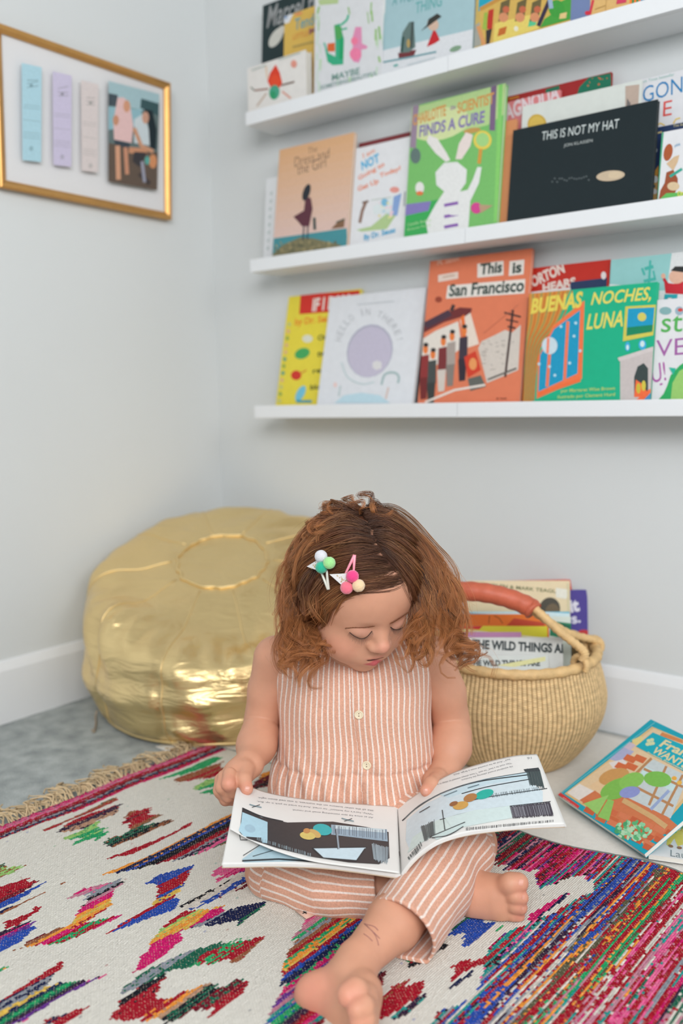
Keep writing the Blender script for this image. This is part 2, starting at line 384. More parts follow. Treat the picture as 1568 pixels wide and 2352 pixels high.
def art(P):
    P.poly([(1088, 60), (1112, 44), (1104, 104), (1088, 108)], (160, 160, 150)); P.poly([(1098, -30), (1330, -90), (1330, 60), (1104, 105)], (206, 170, 88))
    P.poly([(1100, -10), (1170, -40), (1140, 6), (1098, 26)], (36, 158, 182)); P.line([(1102, 22), (1160, -10), (1250, -50)], 9, (192, 140, 66))
    P.poly([(1132, 100), (1136, 54), (1242, 28), (1236, 66)], (222, 200, 104)); P.poly([(1142, 84), (1146, 66), (1164, 60), (1160, 78)], (190, 104, 44)); P.poly([(1212, 62), (1216, 44), (1234, 38), (1230, 58)], (84, 190, 140)); P.ell((1185, 66), 5, 6, (224, 220, 200))
    for x in (1144, 1182, 1216):
        P.poly([(x, 50), (x + 6, 6), (x + 28, -4), (x + 22, 42)], (104, 92, 58)); P.ell((x + 12, 40), 11, 11, (208, 140, 100)); P.ell((x + 18, 22), 8, 8, (190, 100, 70))
    P.poly([(1116, 66), (1122, 24), (1134, 20), (1130, 68)], (186, 52, 40)); P.poly([(1108, 66), (1112, 30), (1120, 28), (1118, 70)], (150, 178, 72)); P.poly([(1116, 70), (1130, 66), (1124, 100), (1116, 102)], (50, 46, 48)); P.line([(1098, 60), (1112, 104)], 9, (212, 150, 96))
    P.line([(1262, 0), (1236, 60)], 9, (52, 44, 66)); P.poly([(1240, 64), (1250, 44), (1274, 28), (1284, 6), (1312, -8), (1312, 44)], (70, 154, 62)); P.ell((1278, 20), 18, 20, (62, 150, 60)); P.poly([(1284, 44), (1286, 32), (1302, 28), (1300, 42)], (220, 190, 130)); P.line([(1262, -6), (1266, 20)], 10, (150, 172, 196))
ledge_book(0, (1098, -100), (1318, -150), (1310, 48), (1088, 105), .092, 5.0, .010, (196, 168, 92), 'yellow book showing a trolley bus with windows, top ledge', art)
def art(P):
    P.poly([(1358, -80), (1480, -110), (1480, 40), (1354, 50)], (216, 176, 112)); P.line([(1354, 34), (1362, 0)], 6, (204, 60, 74)); P.ell((1349, 30), 6, 5, (206, 48, 66)); P.line([(1366, 22), (1392, 12)], 2, (170, 130, 70)); P.line([(1390, 28), (1394, -20)], 2, (190, 150, 90))
    P.poly([(1415, 10), (1418, -8), (1440, -12), (1438, 6)], (206, 66, 96))
ledge_book(0, (1315, -100), (1452, -136), (1448, 12), (1306, 48), .092, 5.0, .010, (112, 128, 168), 'blue book with a tan right half, near the right end of the top ledge', art)
def art(P):
    for i, c in enumerate([(40, 140, 80), (240, 120, 40), (40, 140, 80), (240, 120, 40), (40, 140, 80), (240, 120, 40), (30, 130, 170), (30, 130, 170), (226, 84, 116)]):
        x = 1440 + i * 5; P.poly([(x, 20), (x + 4, -60), (x + 9, -60), (x + 5, 18)], c)
ledge_book(0, (1452, -120), (1600, -160), (1596, -26), (1440, 16), .092, 5.0, .010, (226, 84, 116), 'book with green and orange stripes, right end of the top ledge', art)
# ---------- middle ledge
ledge_book(1, (612, 412), (700, 392), (694, 575), (604, 590), .072, 5.6, .008, (218, 220, 222), 'white book edge sticking out behind the peach one, middle ledge', lambda P: [P.line([(624 - i * 1.1, 440 + i * 18), (622 - i * 1.1, 448 + i * 18)], 5, (186, 196, 194)) for i in range(8)])
def art(P):
    for i in range(12):
        f = i / 12; c = tuple(int(a + (b - a) * f) for a, b in zip((216, 170, 128), (216, 190, 184)))
        y = lambda x, k: 345 + (560 - 345) * k - (x - 640) * 0.23 * (1 - .45 * k)
        P.poly([(620, y(620, f)), (825, y(825, f)), (820, y(820, f + .09)), (615, y(615, f + .09))], c)
    P.text('The', (706, 354), (728, 348), 14, (150, 118, 92)); P.text('Dress and', (676, 384), (756, 362), 22, (132, 108, 88), -.004); P.text('the Girl', (682, 402), (748, 384), 24, (132, 108, 88), -.004)
    P.poly([(625, 548), (796, 524), (800, 580), (620, 600)], (70, 140, 148)); P.poly([(626, 584), (650, 562), (690, 545), (720, 548), (780, 562), (795, 575), (620, 600)], (122, 116, 86)); P.scatter((632, 556, 776, 580), 60, 4, [(150, 138, 100), (96, 96, 74), (166, 154, 112)], 3)
    P.poly([(760, 526), (776, 510), (792, 504), (790, 522)], (128, 96, 72)); P.line([(772, 511), (792, 503)], 3, (70, 86, 74))
    P.poly([(702, 452), (714, 455), (718, 480), (710, 520), (694, 520), (684, 508), (674, 498), (698, 484)], (92, 50, 62)); P.ell((704, 442), 8, 20, (38, 44, 52), 18); P.line([(698, 520), (696, 552)], 3, (46, 60, 76)); P.line([(707, 520), (706, 550)], 3, (46, 60, 76)); P.line([(722, 500), (723, 528)], 6, (34, 66, 66))
ledge_book(1, (641, 345), (815, 305), (795, 560), (627, 585), .095, 8.3, .011, (216, 178, 150), 'peach book with a dark dress shape above teal sea, middle ledge', art)
def art(P):
    P.text('I am', (834, 364), (861, 350), 12, (226, 150, 122), .02); P.text('NOT', (831, 392), (872, 372), 22, (84, 174, 214), .04); P.text('Going to', (824, 418), (884, 384), 15, (226, 140, 112), .03); P.text('Get Up', (822, 444), (870, 424), 16, (226, 140, 112), .03); P.text('Today!', (872, 412), (920, 394), 14, (226, 140, 112), .03)
    P.poly([(818, 528), (852, 520), (890, 488), (916, 484), (888, 526), (830, 532)], (172, 196, 140)); P.line([(852, 460), (904, 452)], 2, (180, 190, 180)); P.poly([(888, 458), (922, 444), (912, 496), (902, 494)], (132, 160, 206)); P.poly([(856, 474), (904, 450), (900, 488), (858, 492)], (214, 222, 222)); P.ell((883, 465), 8, 9, (120, 180, 210)); P.ell((906, 436), 11, 7, (222, 150, 140)); P.line([(840, 464), (832, 484), (826, 512)], 7, (140, 110, 96)); P.line([(832, 466), (846, 462)], 5, (120, 96, 84)); P.line([(930, 440), (928, 474)], 3, (140, 150, 150)); P.scatter((864, 466, 900, 500), 20, 4, [(226, 216, 150), (190, 210, 220), (230, 200, 210)], 2)
    P.text('By Dr. Seuss', (836, 556), (908, 538), 17, (84, 168, 206), .03)
ledge_book(1, (816, 343), (943, 314), (930, 545), (803, 562), .089, 8.4, .010, (222, 222, 224), 'white book with orange and blue handwritten title, left of the green cover, middle ledge', art)
ledge_book(1, (824, 330), (944, 304), (930, 540), (808, 560), .074, 8.4, .011, (124, 52, 56), 'dark red hardback just peeking over the white handwritten cover, middle ledge')
def art(P):
    P.poly([(938, 250), (1165, 190), (1158, 262), (1100, 300), (1010, 318), (940, 300)], (176, 204, 140)); P.poly([(945, 330), (1150, 280), (1140, 520), (930, 545)], (118, 184, 104)); P.ell((1010, 285), 70, 36, (206, 216, 160), -14)
    P.line([(955, 240), (948, 340)], 14, (150, 130, 150)); P.line([(1134, 196), (1130, 300)], 13, (120, 96, 128)); P.line([(1150, 190), (1138, 510)], 9, (132, 200, 106)); P.ell((954, 358), 12, 18, (96, 116, 112)); P.ell((1084, 300), 20, 6, (190, 150, 84), -10)
    P.text('CHARLOTTE', (948, 290), (1024, 266), 26, (206, 150, 84), .03); P.text('the', (1034, 254), (1046, 250), 11, (140, 110, 150), .02); P.text('SCIENTIST', (1050, 262), (1134, 238), 26, (206, 150, 84), .03)
    P.text('FINDS A CURE', (962, 316), (1112, 282), 27, (130, 116, 170), .03)
    P.ell((1108, 322), 21, 22, (222, 200, 84)); P.ell((1108, 321), 15, 16, (160, 206, 130)); P.line([(1104, 342), (1100, 376)], 8, (206, 150, 66))
    P.poly([(925, 500), (945, 470), (1040, 452), (1000, 545), (920, 550)], (58, 166, 86)); P.poly([(928, 470), (990, 462), (984, 484), (930, 496)], (130, 120, 180))
    # a pale paper cloud with violet bands in place of the cover's figure
    P.poly([(984, 545), (978, 510), (1000, 470), (1020, 440), (1002, 425), (1000, 396), (1020, 374), (1050, 372), (1072, 390), (1070, 420), (1056, 440), (1074, 436), (1086, 412), (1096, 384), (1106, 384), (1100, 420), (1080, 462), (1074, 545)], (224, 224, 222))
    P.poly([(1024, 372), (1000, 352), (980, 326), (984, 310), (1004, 318), (1026, 352), (1034, 368)], (226, 222, 218)); P.poly([(1046, 366), (1054, 330), (1070, 304), (1086, 310), (1080, 336), (1060, 366)], (228, 214, 208))
    for y in (472, 498, 522): P.line([(1020, y), (1052, y - 6)], 7, (134, 90, 168))
    P.ell((1046, 486), 22, 9, (224, 224, 222), 0); P.ell((1094, 478), 13, 13, (206, 70, 140)); P.poly([(1100, 470), (1132, 472), (1104, 490)], (180, 150, 120)); P.ell((964, 432), 10, 14, (226, 224, 220)); P.ell((964, 444), 8, 5, (220, 120, 70))
    P.text('Camille Andros', (936, 520), (990, 508), 7, (180, 214, 160)); P.text('Brianne Farley', (936, 532), (990, 520), 7, (180, 214, 160))
ledge_book(1, (947, 247), (1160, 192), (1142, 512), (927, 540), .096, 7.5, .012, (120, 188, 104), 'tall green book with a pale cloud shape and a magnifying glass, middle ledge', art)
def art(P):
    P.poly([(1253, 205), (1284, 196), (1286, 214), (1252, 224)], (40, 110, 84)); P.poly([(1322, 226), (1330, 200), (1352, 178), (1402, 168), (1404, 200), (1350, 210), (1334, 222), (1330, 236), (1322, 236)], (30, 112, 86)); P.scatter((1340, 176, 1396, 200), 8, 3, [(190, 110, 74)], 5); P.line([(1168, 228), (1192, 222)], 5, (190, 120, 52)); P.poly([(1296, 240), (1330, 214), (1316, 226), (1320, 236)], (220, 214, 214))
ledge_book(1, (1160, 222), (1405, 167), (1390, 470), (1146, 512), .041, 4.2, .008, (158, 42, 42), 'red book with a green dotted shape, rearmost behind the black landscape book', art)
def art(P):
    P.text('MAGNOLIA', (1142, 286), (1286, 228), 38, (220, 202, 206), .04)
ledge_book(1, (1150, 236), (1287, 209), (1274, 470), (1132, 500), .054, 5.0, .008, (214, 128, 130), 'salmon pink book with big white capitals, behind the black landscape book', art)
def art(P):
    P.ell((1233, 286), 22, 24, (200, 166, 72)); P.ell((1233, 286), 17, 19, (210, 178, 84)); P.poly([(1436, 198), (1468, 194), (1462, 300), (1436, 304)], (184, 164, 150)); P.poly([(1440, 226), (1448, 238), (1446, 250), (1438, 250)], (110, 104, 102))
ledge_book(1, (1200, 246), (1470, 183), (1460, 470), (1186, 505), .067, 5.6, .009, (210, 214, 208), 'off-white book with a round gold seal, right behind the black landscape book', art)
def art(P):
    P.text('The New York Times bestseller', (1432, 202), (1548, 174), 7, (150, 186, 178), .01); P.text('GONE', (1476, 236), (1590, 206), 36, (30, 122, 178), -.004); P.text('E', (1522, 268), (1542, 264), 34, (214, 82, 76), -.002); P.line([(1510, 288), (1516, 283), (1526, 288)], 3, (222, 190, 90)); P.line([(1546, 284), (1552, 274), (1562, 271)], 3, (222, 190, 90))
ledge_book(1, (1412, 196), (1600, 155), (1594, 450), (1402, 480), .051, 5.0, .009, (216, 216, 219), 'white book with large blue hand-drawn capitals, right end of the middle ledge', art)
ledge_book(1, (1160, 280), (1186, 274), (1170, 506), (1146, 512), .085, 8.0, .009, (206, 138, 92), 'thin orange book seen edge on between green and black covers, middle ledge')
def art(P):
    P.text('THIS IS NOT MY HAT', (1243, 323), (1420, 294), 20, (206, 214, 212), .0); P.text('JON KLASSEN', (1294, 340), (1360, 328), 9, (178, 184, 182), .0)
    for i in range(16):
        r = random.Random(i); x = 1268 + i * 5.6; P.ell((x, 414 - (x - 1268) * .06 + r.uniform(-5, 5)), 2.2, 2.2, (86, 94, 96), 0, 8)
    P.ell((1402, 404), 33, 12, (196, 176, 150), -6); P.ell((1412, 402), 16, 8, (206, 186, 156), -6)
ledge_book(1, (1182, 297), (1510, 233), (1495, 467), (1160, 507), .097, 8.2, .011, (24, 36, 40), 'large black landscape book with white capitals, middle ledge', art)
def art(P):
    P.text('The Story', (1545, 294), (1580, 288), 7, (196, 186, 140), .01); P.line([(1508, 306), (1520, 303)], 4, (170, 156, 110)); P.ell((1503, 345), 6, 7, (190, 196, 200))
    P.poly([(1500, 398), (1512, 380), (1512, 400), (1498, 420)], (190, 140, 60)); P.poly([(1496, 460), (1500, 406), (1512, 404), (1508, 462)], (190, 150, 90)); P.ell((1504, 412), 7, 8, (200, 206, 206)); P.ell((1503, 440), 6, 6, (206, 206, 206)); P.ell((1500, 428), 5, 4, (44, 70, 80))
ledge_book(1, (1506, 294), (1620, 272), (1600, 450), (1494, 470), .070, 6.5, .009, (28, 48, 84), 'navy book mostly hidden behind the white one at the right end of the middle ledge', art)
def art(P):
    P.line([(1522, 304), (1508, 462)], 4, (70, 160, 120)); P.text('pbk', (1549, 340), (1563, 336), 9, (120, 160, 190), .02)
    P.poly([(1512, 460), (1516, 438), (1526, 420), (1530, 396), (1546, 390), (1556, 410), (1556, 428), (1544, 458)], (150, 78, 48)); P.ell((1534, 350), 10, 20, (166, 86, 48), 12); P.poly([(1530, 376), (1548, 360), (1560, 356), (1556, 372), (1546, 392)], (206, 176, 140)); P.ell((1546, 428), 14, 10, (210, 186, 150)); P.line([(1538, 406), (1566, 388)], 6, (50, 160, 140)); P.poly([(1510, 462), (1530, 444), (1570, 442), (1570, 460)], (96, 180, 90)); P.text('Dr', (1556, 452), (1570, 449), 12, (214, 206, 90), .03)
ledge_book(1, (1520, 306), (1640, 282), (1620, 446), (1508, 464), .096, 7.5, .010, (218, 218, 220), 'white book with a rusty brown shape over green grass, right end of the middle ledge', art)
# ---------- lowest ledge
def art(P):
    P.poly([(690, 677), (826, 667), (822, 712), (687, 722)], (206, 50, 40)); P.text('IF I RAN', (716, 716), (800, 706), 30, (226, 214, 206), .04); P.text('by Dr. Seuss', (676, 752), (770, 742), 20, (228, 138, 44), .03)
    P.ell((706, 778), 12, 9, (216, 216, 196)); P.ell((694, 812), 18, 12, (66, 164, 92), -20); P.ell((680, 862), 12, 11, (206, 54, 42)); P.line([(690, 858), (704, 850)], 3, (206, 130, 50)); P.ell((690, 904), 9, 20, (116, 190, 214), 28); P.line([(680, 922), (716, 922)], 6, (60, 150, 170))
    for t, p in (('One', (729, 782)), ('two', (728, 820)), ('red', (718, 858)), ('blue', (712, 896))): P.text(t, p, (p[0] + 30, p[1] - 3), 12, (70, 80, 36), .02)
    for i in range(12): P.ell((664 - i * 2, 745 + i * 16), 4, 5, random.Random(i).choice([(150, 170, 80), (222, 180, 130), (100, 160, 130), (196, 196, 120)]))
ledge_book(2, (665, 682), (828, 667), (800, 928), (632, 928), .079, 12.8, .010, (226, 208, 66), 'bright yellow book with a red title panel, left end of the lowest ledge', art)
def art(P):
    C = np.array([849, 806.0])
    P.ell(C, 52, 62, (172, 172, 188), 18); P.ell(C + (0, 2), 49, 59, (192, 186, 204), 18); P.poly([(856, 832), (866, 828), (876, 832), (876, 846), (864, 850), (855, 844)], (216, 214, 214))
    t = 'HELLO IN THERE!'
    for i, ch in enumerate(t):
        if ch == ' ': continue
        a = math.radians(196 + i * (148 / (len(t) - 1))); p = C + np.array([66 * math.cos(a) + 4 * math.sin(a), 78 * math.sin(a) - 4])
        d = np.array([-66 * math.sin(a), 78 * math.cos(a)]); d /= np.linalg.norm(d)
        A = p - d * (5 if ch not in 'I!' else 1.2); B = p + d * (5 if ch not in 'I!' else 1.2); A_, B_ = P.px(A), P.px(B); up = P.px(A + np.array([d[1], -d[0]]) * 15) - A_
        V, F = glyphs(ch, -.005); P._emit([[A_ + (B_ - A_) * V[j][0] + up * V[j][1] for j in f] for f in F], (178, 180, 184))
    P.line([(820, 700), (906, 692)], 3, (196, 200, 204)); P.line([(784, 832), (798, 866), (830, 882), (860, 878)], 3, (190, 206, 208), 14)
    P.poly([(768, 926), (790, 908), (830, 902), (872, 908), (896, 926)], (186, 212, 222)); P.line([(876, 884), (884, 860), (906, 856), (916, 866), (914, 880)], 5, (164, 186, 186), 14); P.line([(892, 890), (886, 916)], 4, (214, 190, 180)); P.line([(782, 886), (778, 910)], 3, (180, 196, 196)); P.ell((770, 884), 4, 6, (230, 200, 196))
ledge_book(2, (760, 682), (978, 665), (948, 920), (727, 928), .095, 13.7, .010, (218, 220, 224), 'white book with a large lilac oval window, lowest ledge', art)
def art(P):
    P.text('M. Sasek', (1004, 610), (1056, 598), 14, (232, 176, 152), .02); P.poly([(1006, 632), (1052, 624), (1052, 640), (1006, 648)], (226, 208, 196)); P.line([(1016, 637), (1044, 632)], 3, (190, 160, 140))
    P.poly([(1096, 606), (1156, 599), (1156, 632), (1096, 638)], (226, 220, 212)); P.text('This', (1101, 632), (1152, 626), 26, (40, 62, 56), .035); P.poly([(1170, 600), (1204, 596), (1202, 630), (1168, 634)], (226, 220, 212)); P.text('is', (1176, 629), (1197, 626), 25, (40, 62, 56), .035)
    P.poly([(1028, 656), (1206, 641), (1204, 674), (1024, 686)], (226, 220, 212)); P.text('San Francisco', (1030, 682), (1202, 670), 29, (40, 62, 56), .03)
    P.poly([(972, 748), (1000, 728), (1056, 706), (1084, 708), (1080, 722), (1020, 740), (974, 764)], (110, 46, 46)); P.line([(976, 748), (1034, 718)], 16, (74, 52, 66)); P.ell((1007, 688), 8, 7, (150, 66, 46)); P.line([(1036, 714), (1042, 700)], 8, (56, 48, 50))
    P.poly([(968, 780), (1000, 760), (1052, 738), (1060, 800), (1000, 840), (964, 860)], (222, 214, 204)); P.poly([(1056, 736), (1080, 718), (1100, 790), (1070, 800)], (226, 210, 196)); P.poly([(1058, 728), (1066, 722), (1072, 790), (1064, 796)], (226, 110, 50))
    fig = [(975, 838, (140, 50, 50)), (992, 850, (70, 74, 72)), (1016, 820, (120, 48, 50)), (1036, 808, (166, 154, 146)), (1064, 796, (62, 52, 64))]
    for x, y, c in fig:
        P.ell((x + 2, y - 36), 6, 11, (226, 124, 62)); P.poly([(x - 11, y + 34), (x - 9, y - 20), (x + 10, y - 24), (x + 9, y + 30)], c); P.poly([(x - 12, y + 30), (x + 8, y + 28), (x + 4, y + 78), (x - 10, y + 80)], tuple(int(v * .8) for v in c) if x != 1016 else (206, 196, 186)); P.ell((x + 3, y - 46), 6, 5, (50, 46, 44))
    P.poly([(1066, 820), (1092, 806), (1104, 850), (1074, 868)], (206, 62, 40)); P.ell((1086, 836), 9, 14, (226, 150, 90)); P.poly([(1074, 870), (1104, 862), (1116, 888), (1080, 898)], (96, 98, 92)); P.line([(976, 924), (1044, 896), (1114, 884)], 5, (226, 216, 206))
    P.poly([(1098, 800), (1106, 784), (1140, 768), (1160, 758), (1176, 764), (1196, 746), (1190, 850), (1118, 880)], (206, 196, 186)); r = random.Random(9)
    for i in range(26):
        x, y = r.uniform(1104, 1184), r.uniform(782, 850); P.line([(x, y), (x + r.uniform(3, 12), y + r.uniform(-3, 3))], 2, (170, 160, 152))
    P.line([(1178, 712), (1160, 866)], 5, (66, 46, 44)); P.line([(1158, 718), (1196, 728)], 4, (66, 46, 44)); P.line([(1162, 734), (1190, 740)], 3, (66, 46, 44)); P.line([(1166, 750), (1184, 754)], 4, (66, 46, 44)); P.line([(1120, 872), (1186, 846)], 4, (90, 84, 78)); P.line([(1110, 766), (1190, 700)], 1.5, (190, 110, 84))
    P.text('M. Sasek', (1140, 918), (1164, 917), 5, (150, 80, 60), .02)
ledge_book(2, (990, 597), (1220, 577), (1195, 922), (957, 920), .096, 10.2, .011, (218, 122, 88), 'tall orange book with white title strips and a tram, lowest ledge', art)
def art(P):
    P.text('HORTON', (1208, 668), (1298, 626), 28, (226, 206, 196), .05); P.text('HEARS', (1246, 672), (1322, 656), 20, (226, 206, 196), .05); P.poly([(1310, 648), (1394, 638), (1392, 672), (1308, 674)], (40, 56, 92)); P.poly([(1208, 672), (1310, 660), (1310, 690), (1208, 690)], (222, 216, 214)); P.ell((1386, 633), 6, 9, (222, 214, 212))
ledge_book(2, (1220, 617), (1398, 598), (1384, 900), (1196, 918), .070, 9.0, .009, (190, 46, 34), 'red book with slanting white capitals, behind the green and orange cover', art)
def art(P):
    P.poly([(1210, 668), (1310, 664), (1268, 760), (1240, 800), (1222, 922), (1198, 922)], (206, 138, 60))
    for i in range(11):
        P.line([(1214 + i * 10, 668), (1206 + i * 7.5 + 6, 740), (1204 + i * 3.4, 800), (1203 + i * 2.2, 920)], 3, (140, 146, 84) if i % 2 else (196, 106, 44), 10)
    P.poly([(1232, 916), (1236, 820), (1270, 748), (1342, 690), (1336, 870)], (236, 116, 70)); P.poly([(1236, 900), (1240, 816), (1272, 756), (1332, 712), (1326, 858)], (24, 148, 188))
    P.line([(1264, 780), (1256, 888)], 7, (236, 120, 84)); P.line([(1304, 738), (1296, 876)], 7, (236, 120, 84)); P.line([(1234, 906), (1332, 872)], 9, (236, 110, 60)); P.ell((1262, 794), 18, 20, (196, 214, 222)); P.line([(1259, 776), (1257, 812)], 6, (236, 130, 100))
    for p in ((1288, 750), (1318, 772), (1308, 834), (1274, 862), (1238, 836), (1322, 742), (1262, 842), (1332, 806)): P.ell(p, 3.5, 3.5, (180, 214, 226), 0, 8)
    P.text('BUENAS', (1218, 722), (1338, 706), 36, (224, 204, 88), .04, .2); P.text('NOCHES,', (1356, 706), (1494, 694), 34, (224, 212, 100), .02, .25); P.text('LUNA', (1346, 758), (1430, 750), 36, (224, 212, 100), .02, .25)
    P.poly([(1436, 704), (1506, 700), (1500, 770), (1430, 784)], (206, 196, 84)); P.poly([(1442, 709), (1503, 706), (1498, 762), (1438, 772)], (24, 150, 190)); P.poly([(1440, 752), (1499, 746), (1498, 762), (1438, 772)], (20, 130, 90)); P.ell((1474, 728), 10, 10, (206, 196, 96))
    P.poly([(1424, 824), (1500, 800), (1494, 920), (1424, 920)], (196, 186, 184)); P.poly([(1418, 822), (1500, 796), (1500, 806), (1422, 830)], (206, 196, 194)); P.poly([(1456, 912), (1456, 866), (1464, 842), (1478, 834), (1488, 846), (1488, 900)], (56, 68, 68)); P.poly([(1456, 912), (1460, 872), (1472, 880), (1486, 900), (1486, 912)], (236, 106, 60)); P.ell((1466, 892), 5, 12, (200, 180, 60)); P.ell((1478, 886), 5, 12, (206, 190, 70)); P.poly([(1456, 922), (1494, 892), (1494, 922)], (236, 106, 60)); P.poly([(1474, 922), (1494, 902), (1494, 922)], (70, 140, 184)); P.ell((1441, 796), 6, 11, (60, 170, 214)); P.ell((1441, 798), 3, 6, (206, 226, 226)); P.ell((1475, 792), 9, 12, (60, 170, 214)); P.ell((1475, 790), 5, 7, (206, 226, 226))
    P.text('por Margaret Wise Brown', (1288, 904), (1412, 898), 10, (176, 206, 120), .02); P.text('ilustrado por Clement Hurd', (1280, 918), (1412, 912), 10, (176, 206, 120), .02)
ledge_book(2, (1217, 670), (1508, 655), (1495, 918), (1198, 920), .096, 6.8, .011, (24, 172, 130), 'wide green book with yellow capitals and an orange curtain, lowest ledge', art)
def art(P):
    P.poly([(1396, 652), (1440, 656), (1420, 670), (1396, 676)], (220, 222, 222)); P.poly([(1544, 570), (1600, 570), (1600, 680), (1512, 680), (1512, 668), (1530, 668)], (218, 220, 220)); P.poly([(1510, 668), (1600, 664), (1600, 720), (1506, 720)], (218, 220, 220))
    for a, b, w in (((1493, 598), (1490, 652), 5), ((1480, 618), (1500, 612), 8), ((1478, 646), (1506, 640), 7), ((1474, 616), (1480, 632), 5), ((1500, 622), (1504, 640), 4)): P.line([a, b], w, (70, 176, 164))
    P.poly([(1524, 640), (1532, 650), (1548, 652), (1570, 646), (1570, 676), (1528, 674)], (196, 40, 52)); P.line([(1524, 640), (1534, 656)], 7, (190, 40, 52)); P.ell((1523, 634), 5, 6, (222, 170, 146)); P.ell((1554, 636), 18, 16, (222, 176, 152)); P.poly([(1540, 622), (1550, 612), (1572, 612), (1572, 626)], (44, 46, 46)); P.poly([(1526, 676), (1556, 676), (1554, 696), (1546, 696), (1542, 684), (1534, 684), (1532, 694), (1524, 694)], (40, 160, 170))
ledge_book(2, (1398, 597), (1600, 578), (1590, 900), (1388, 918), .066, 6.5, .009, (146, 198, 196), 'pale teal book with a small figure in red, right end of the lowest ledge', art)
def art(P):
    P.text('st', (1517, 764), (1566, 762), 38, (84, 172, 86), .005); P.text('VE', (1506, 820), (1574, 814), 38, (160, 94, 160), -.002); P.text('U!', (1498, 880), (1530, 874), 44, (170, 84, 160), .0); P.line([(1515, 884), (1521, 881)], 4, (170, 84, 160)); P.ell((1528, 714), 14, 9, (130, 170, 172)); P.ell((1560, 714), 10, 10, (150, 176, 190)); P.ell((1562, 712), 6, 4, (206, 70, 60))
    P.poly([(1512, 918), (1524, 904), (1532, 886), (1540, 862), (1560, 840), (1590, 820), (1590, 920)], (44, 164, 92)); P.poly([(1540, 918), (1544, 880), (1560, 852), (1590, 836), (1590, 920)], (150, 196, 108)); P.poly([(1536, 844), (1552, 846), (1546, 862)], (40, 176, 150))
ledge_book(2, (1510, 690), (1640, 680), (1630, 912), (1494, 918), .090, 6.6, .010, (220, 220, 222), 'white book with green and purple letters beside the green cover, lowest ledge', art)
